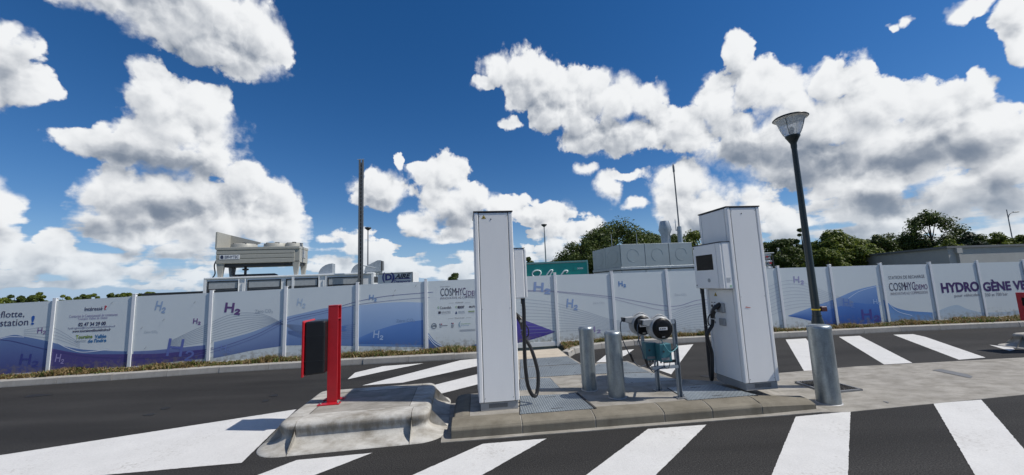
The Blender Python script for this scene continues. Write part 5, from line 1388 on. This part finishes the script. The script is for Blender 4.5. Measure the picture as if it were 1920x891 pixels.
# ------------------------------------------------------------------ trees
def tree(name, label, px, toppy, wpx, Y, kind=0, dense=1.0, leaf=.30, base=.12, squat=1.0, ncl=46, group=None):
    p = D(px, toppy, Y); H = p.z; Rr = wpx / 2 * Y / FPX / (1 + ((px - 960) / FPX) ** 2) ** .5 * 1.16
    t = thing(name, label, 'tree', (p.x, p.y, 0), random.uniform(0, 6), group)
    b = MB(); zt = H * .62
    b.tube([(0, 0, 0), (.1, 0, H * .25), (-.1, .1, H * .45), (.05, 0, zt), (0, 0, H * .86)], [H * .028, H * .022, H * .017, H * .012, H * .004], 8)
    zc0 = H * base
    C = []
    for k in range(ncl):
        # clump centres fill an egg-shaped crown, more of them near its skin
        while True:
            v = Vector((random.uniform(-1, 1), random.uniform(-1, 1), random.uniform(-1, 1)))
            if .25 < v.length < 1: break
        v = v.normalized() * (v.length ** .45)
        zz = (v.z + 1) / 2; wid = (1 - abs(2 * zz - .85) ** 2.2 * .55)
        C.append((v.x * Rr * wid * .86, v.y * Rr * wid * .86, zc0 + (H * .97 - zc0) * zz, random.uniform(.20, .34) * Rr * (1.15 - .35 * zz)))
    for (x, y, z, r) in C[::3]:
        zs = max(H * .18, z * .62); b.tube([(0, 0, zs), (x * .5, y * .5, (zs + z) / 2 + .1), (x * .92, y * .92, z)], [H * .008, H * .006, H * .002], 5)
    b.build('trunk', BARK, t)
    n = int(240 * dense); tot = n * len(C)
    cen = np.repeat(np.array([c[:3] for c in C]), n, 0); rad = np.repeat(np.array([c[3] for c in C]), n)
    d = rng.normal(size=(tot, 3)); d /= np.linalg.norm(d, axis=1, keepdims=True); rr = rng.random(tot) ** .5 * 1.15
    pos = cen + d * (rr * rad)[:, None] * np.array([1.1, 1.1, .8])
    pos[:, 2] = np.maximum(pos[:, 2], .3)
    nrm = d + rng.normal(size=(tot, 3)) * .6 + np.array([0, 0, .5]); nrm /= np.linalg.norm(nrm, axis=1, keepdims=True)
    a = np.cross(nrm, rng.normal(size=(tot, 3))); a /= np.linalg.norm(a, axis=1, keepdims=True); c = np.cross(nrm, a)
    s = (leaf * rng.uniform(.6, 1.25, tot))[:, None]
    V = np.stack([pos - a * s * .55, pos - c * s * .32 + nrm * s * .1, pos + a * s * .55, pos + c * s * .32 + nrm * s * .1], 1).reshape(-1, 3)
    me = bpy.data.meshes.new('crown'); me.vertices.add(tot * 4); me.vertices.foreach_set('co', V.astype(np.float32).ravel())
    me.loops.add(tot * 4); me.loops.foreach_set('vertex_index', np.arange(tot * 4, dtype=np.int32))
    me.polygons.add(tot); me.polygons.foreach_set('loop_start', np.arange(0, tot * 4, 4, dtype=np.int32))
    me.update(calc_edges=True); me.materials.append(PLEAF[kind])
    o = bpy.data.objects.new('crown', me); col.objects.link(o); o.parent = t; return t
GT = 'trees beyond the hoarding'
for a in [
 ('leafy_tree', 'dark leafy tree with wide crown left of the plant housing', 1150, 416, 150, 58, 0, 1.2, .34, .08, 1, 70),
 ('leafy_tree', 'lower dark tree between the teal trailer and the wide dark tree', 1088, 448, 100, 54, 0, 1.1, .30, .05, 1, 44),
 ('leafy_tree', 'dark tree showing over the flat top of the plant housing', 1218, 436, 90, 60, 0, 1.1, .32, .1, 1, 46),
 ('leafy_tree', 'tree filling the gap between the chimney and the second dispenser', 1300, 434, 90, 56, 1, 1.1, .32, .05, 1, 46),
 ('leafy_tree', 'dark tree between the wide dark tree and the lower one by the teal trailer', 1116, 432, 90, 60, 0, 1.2, .28, .02, 1, 34),
 ('leafy_tree', 'small far tree low behind the top of the teal trailer', 990, 482, 34, 80, 0, 1.0, .36, .1, 1, 16),
 ('leafy_tree', 'small far tree low behind the teal trailer beside the street light', 1050, 480, 40, 80, 0, 1.0, .36, .1, 1, 16),
 ('leafy_tree', 'round dark tree right behind the second dispenser and the pipe rack', 1462, 445, 72, 46, 0, 1.2, .26, .04, 1, 46),
 ('slim_tree', 'slim upright tree half hidden behind the lamp post', 1500, 423, 30, 50, 0, 1.2, .24, .04, 1, 34),
 ('leafy_tree', 'bright green bushy tree behind the blue wave panel', 1560, 432, 104, 44, 1, 1.3, .26, .02, 1, 66),
 ('leafy_tree', 'bright green low shrub tree under the bushy tree by the lamp post', 1550, 468, 80, 40, 1, 1.3, .22, .02, 1, 40),
 ('leafy_tree', 'dark tree in the hedge line above the left end of the grey building', 1640, 436, 90, 56, 0, 1.2, .28, .04, 1, 44),
 ('leafy_tree', 'dark tree in the hedge line beside the tall airy tree', 1688, 444, 70, 60, 0, 1.2, .28, .04, 1, 36),
 ('airy_tree', 'tall airy tree with spreading crown above the grey building corner', 1738, 395, 118, 56, 0, .62, .30, .26, 1, 78),
 ('bluish_tree', 'low bluish dark tree behind the grey building roof past the airy tree', 1812, 432, 66, 52, 2, 1.1, .26, .1, 1, 30),
 ('leafy_tree', 'bright low tree behind the grey building near the curved street light', 1868, 438, 74, 52, 1, 1.1, .26, .1, 1, 32),
 ('leafy_tree', 'bright tree behind the far end of the grey building', 1924, 436, 76, 52, 1, 1.1, .26, .1, 1, 32),
 ('leafy_tree', 'low green tree in front of the airy tree behind the grey roof', 1776, 448, 70, 50, 1, 1.1, .26, .1, 1, 32),
 ('leafy_tree', 'small dark tree top over the logo panel beside the first dispenser', 850, 512, 40, 60, 0, 1.2, .24, .1, 1, 20),
 ('leafy_tree', 'small dark tree just past the end of the white lorry trailer', 778, 512, 16, 56, 0, 1.2, .24, .1, 1, 12),
 ('leafy_tree', 'dark low tree closing the gap between the slim tree and the bushy tree', 1522, 455, 60, 54, 0, 1.2, .28, .02, 1, 32),
 ('leafy_tree', 'bright low tree closing the hedge line above the left building end', 1612, 446, 80, 48, 1, 1.2, .26, .02, 1, 34),
 ('leafy_tree', 'dark low tree directly behind the trunk of the airy tree', 1725, 450, 90, 64, 0, 1.2, .30, .02, 1, 40),
 ('leafy_tree', 'low green tree under the curved street light behind the grey roof', 1896, 444, 80, 56, 0, 1.2, .28, .02, 1, 32),
 ('leafy_tree', 'dark tree between the wide dark tree and the plant housing rods', 1190, 432, 70, 62, 0, 1.2, .32, .05, 1, 40),
 ('leafy_tree', 'dark tree behind the antenna base on the plant housing', 1262, 440, 80, 62, 0, 1.2, .32, .05, 1, 40),
 ('leafy_tree', 'dark low tree behind the edge of the second dispenser', 1428, 452, 70, 56, 0, 1.2, .27, .0, 1, 34),
 ('leafy_tree', 'dark low tree between the round dark tree and the slim tree', 1484, 446, 70, 58, 0, 1.2, .27, .0, 1, 34),
 ('leafy_tree', 'dark tree just past the bright bushy tree', 1596, 446, 70, 60, 0, 1.2, .27, .0, 1, 34),
 ('leafy_tree', 'low dark tree filling the hedge line over the grey building end', 1664, 440, 86, 66, 0, 1.2, .27, .0, 1, 34),
 ('leafy_tree', 'low bright tree filling the hedge line beside the airy tree foot', 1702, 442, 90, 62, 1, 1.2, .27, .0, 1, 34),
 ('leafy_tree', 'low bright tree at the foot of the airy tree on its far side', 1792, 444, 90, 60, 1, 1.2, .27, .0, 1, 34),
 ('leafy_tree', 'low dark tree between the bluish tree and the bright low tree', 1838, 442, 80, 58, 0, 1.2, .27, .0, 1, 34),
 ('leafy_tree', 'low bright tree past the curved street light', 1908, 444, 90, 60, 1, 1.2, .27, .0, 1, 34),
 ('leafy_tree', 'low dark tree peeping over the teal trailer roof', 1040, 486, 50, 62, 0, 1.2, .27, .0, 1, 34),
]: tree(*a, group=GT)
far = [(-40, 548, 40), (6, 556, 34), (28, 551, 40), (72, 549, 36), (58, 553, 30), (118, 553, 30), (152, 552, 34), (172, 550, 28), (212, 549, 34), (236, 548, 30), (262, 550, 24), (282, 546, 26)]
for k, (px, py, w) in enumerate(far):
    tree('distant_tree', 'small distant tree in the far row over the hoarding with the phone number', px, py, w, 120 + 9 * (k % 4), k % 2, .8, .7, .02, 1, 12, 'distant trees on the far left horizon')
hedge = structure(MB().box(-190, 160, 190, 196, -.03, 3.2).build('woods_strip', mat('far_woods', (.03, .05, .03), .9, vary=.5, scale=.3)))  # hidden low box standing for far woods along the horizon

# ------------------------------------------------------------------ verge plants
def verge_points(kerb, fence_pts, n):
    K = np.array([(p.x, p.y + .15) for p in kerb]); Fv = np.array([(p.x, p.y - .03) for p in fence_pts])
    x = rng.uniform(max(K[0, 0], -16), min(K[-1, 0], 20), n)
    y0 = np.interp(x, K[:, 0], K[:, 1]); y1 = np.interp(x, Fv[:, 0], Fv[:, 1])
    t = rng.random(n) ** .8; return np.stack([x, y0 + (y1 - y0) * t], 1)
def grass(name, pts, m, lo, hi, lean):
    n = len(pts); k = 7                                   # blades per tuft
    P = np.repeat(pts, k, 0) + rng.normal(size=(n * k, 2)) * .028; N = n * k
    clump = np.repeat(.55 + .75 * (np.sin(pts[:, 0] * 3.1) * .5 + .5) * (np.sin(pts[:, 0] * 7.7 + 1) * .3 + .7), k)
    h = rng.uniform(lo, hi, N) * clump; a = rng.uniform(0, 2 * PI, N); ln = rng.uniform(.2, lean, N) * h; w = rng.uniform(.006, .014, N)
    base = np.concatenate([P, np.full((N, 1), .10)], 1)
    dx, dy = np.cos(a), np.sin(a); side = np.stack([-dy * w, dx * w, np.zeros(N)], 1)
    mid = base + np.stack([dx * ln * .4, dy * ln * .4, h * .65], 1); tip = base + np.stack([dx * ln, dy * ln, h], 1)
    V = np.stack([base - side, base + side, mid + side * .9, mid - side * .9, tip], 1).reshape(-1, 3)
    i = np.arange(N)[:, None] * 5
    Fq = [tuple(r) for r in (i + np.array([0, 1, 2, 3])).tolist()] + [tuple(r) for r in (i + np.array([3, 2, 4])).tolist()]
    me = bpy.data.meshes.new(name); me.from_pydata(V.tolist(), [], Fq); me.update(); me.materials.append(m)
    o = bpy.data.objects.new(name, me); col.objects.link(o); o['kind'] = 'stuff'; return o
DRY = leaf_material('dry_grass', (.16, .11, .05), (.30, .22, .10)); GRN = leaf_material('weed_green', (.05, .085, .018), (.14, .16, .04))
for K_, F_ in ((KL, FP[:9]), (KR, FP[9:])):
    o = grass('dry_grass', verge_points(K_, F_, 1900), DRY, .03, .13, 1.3); o['label'] = 'dry brown grass along the foot of the hoarding'
    o = grass('weeds', verge_points(K_, F_, 1100), GRN, .03, .13, 1.2); o['label'] = 'low green weeds along the foot of the hoarding'
# fixing hooks on some panels
for i, px, py in ((1, 367, 565), (1, 309, 598), (0, 212, 566), (1, 268, 613), (1, 275, 650), (2, 399, 640), (4, 742, 543), (4, 739, 552), (4, 781, 534)):
    x, z = on_panel(i, px, py)
    MB().add([(x, -.004, z), (x - .02, -.03, z - .045), (x - .03, -.03, z - .05), (x - .01, -.004, z - .005)], [(0, 1, 2, 3)]).build('fixing_hook', DARK, panels[i + 2])

bpy.data.objects.remove(_fo)
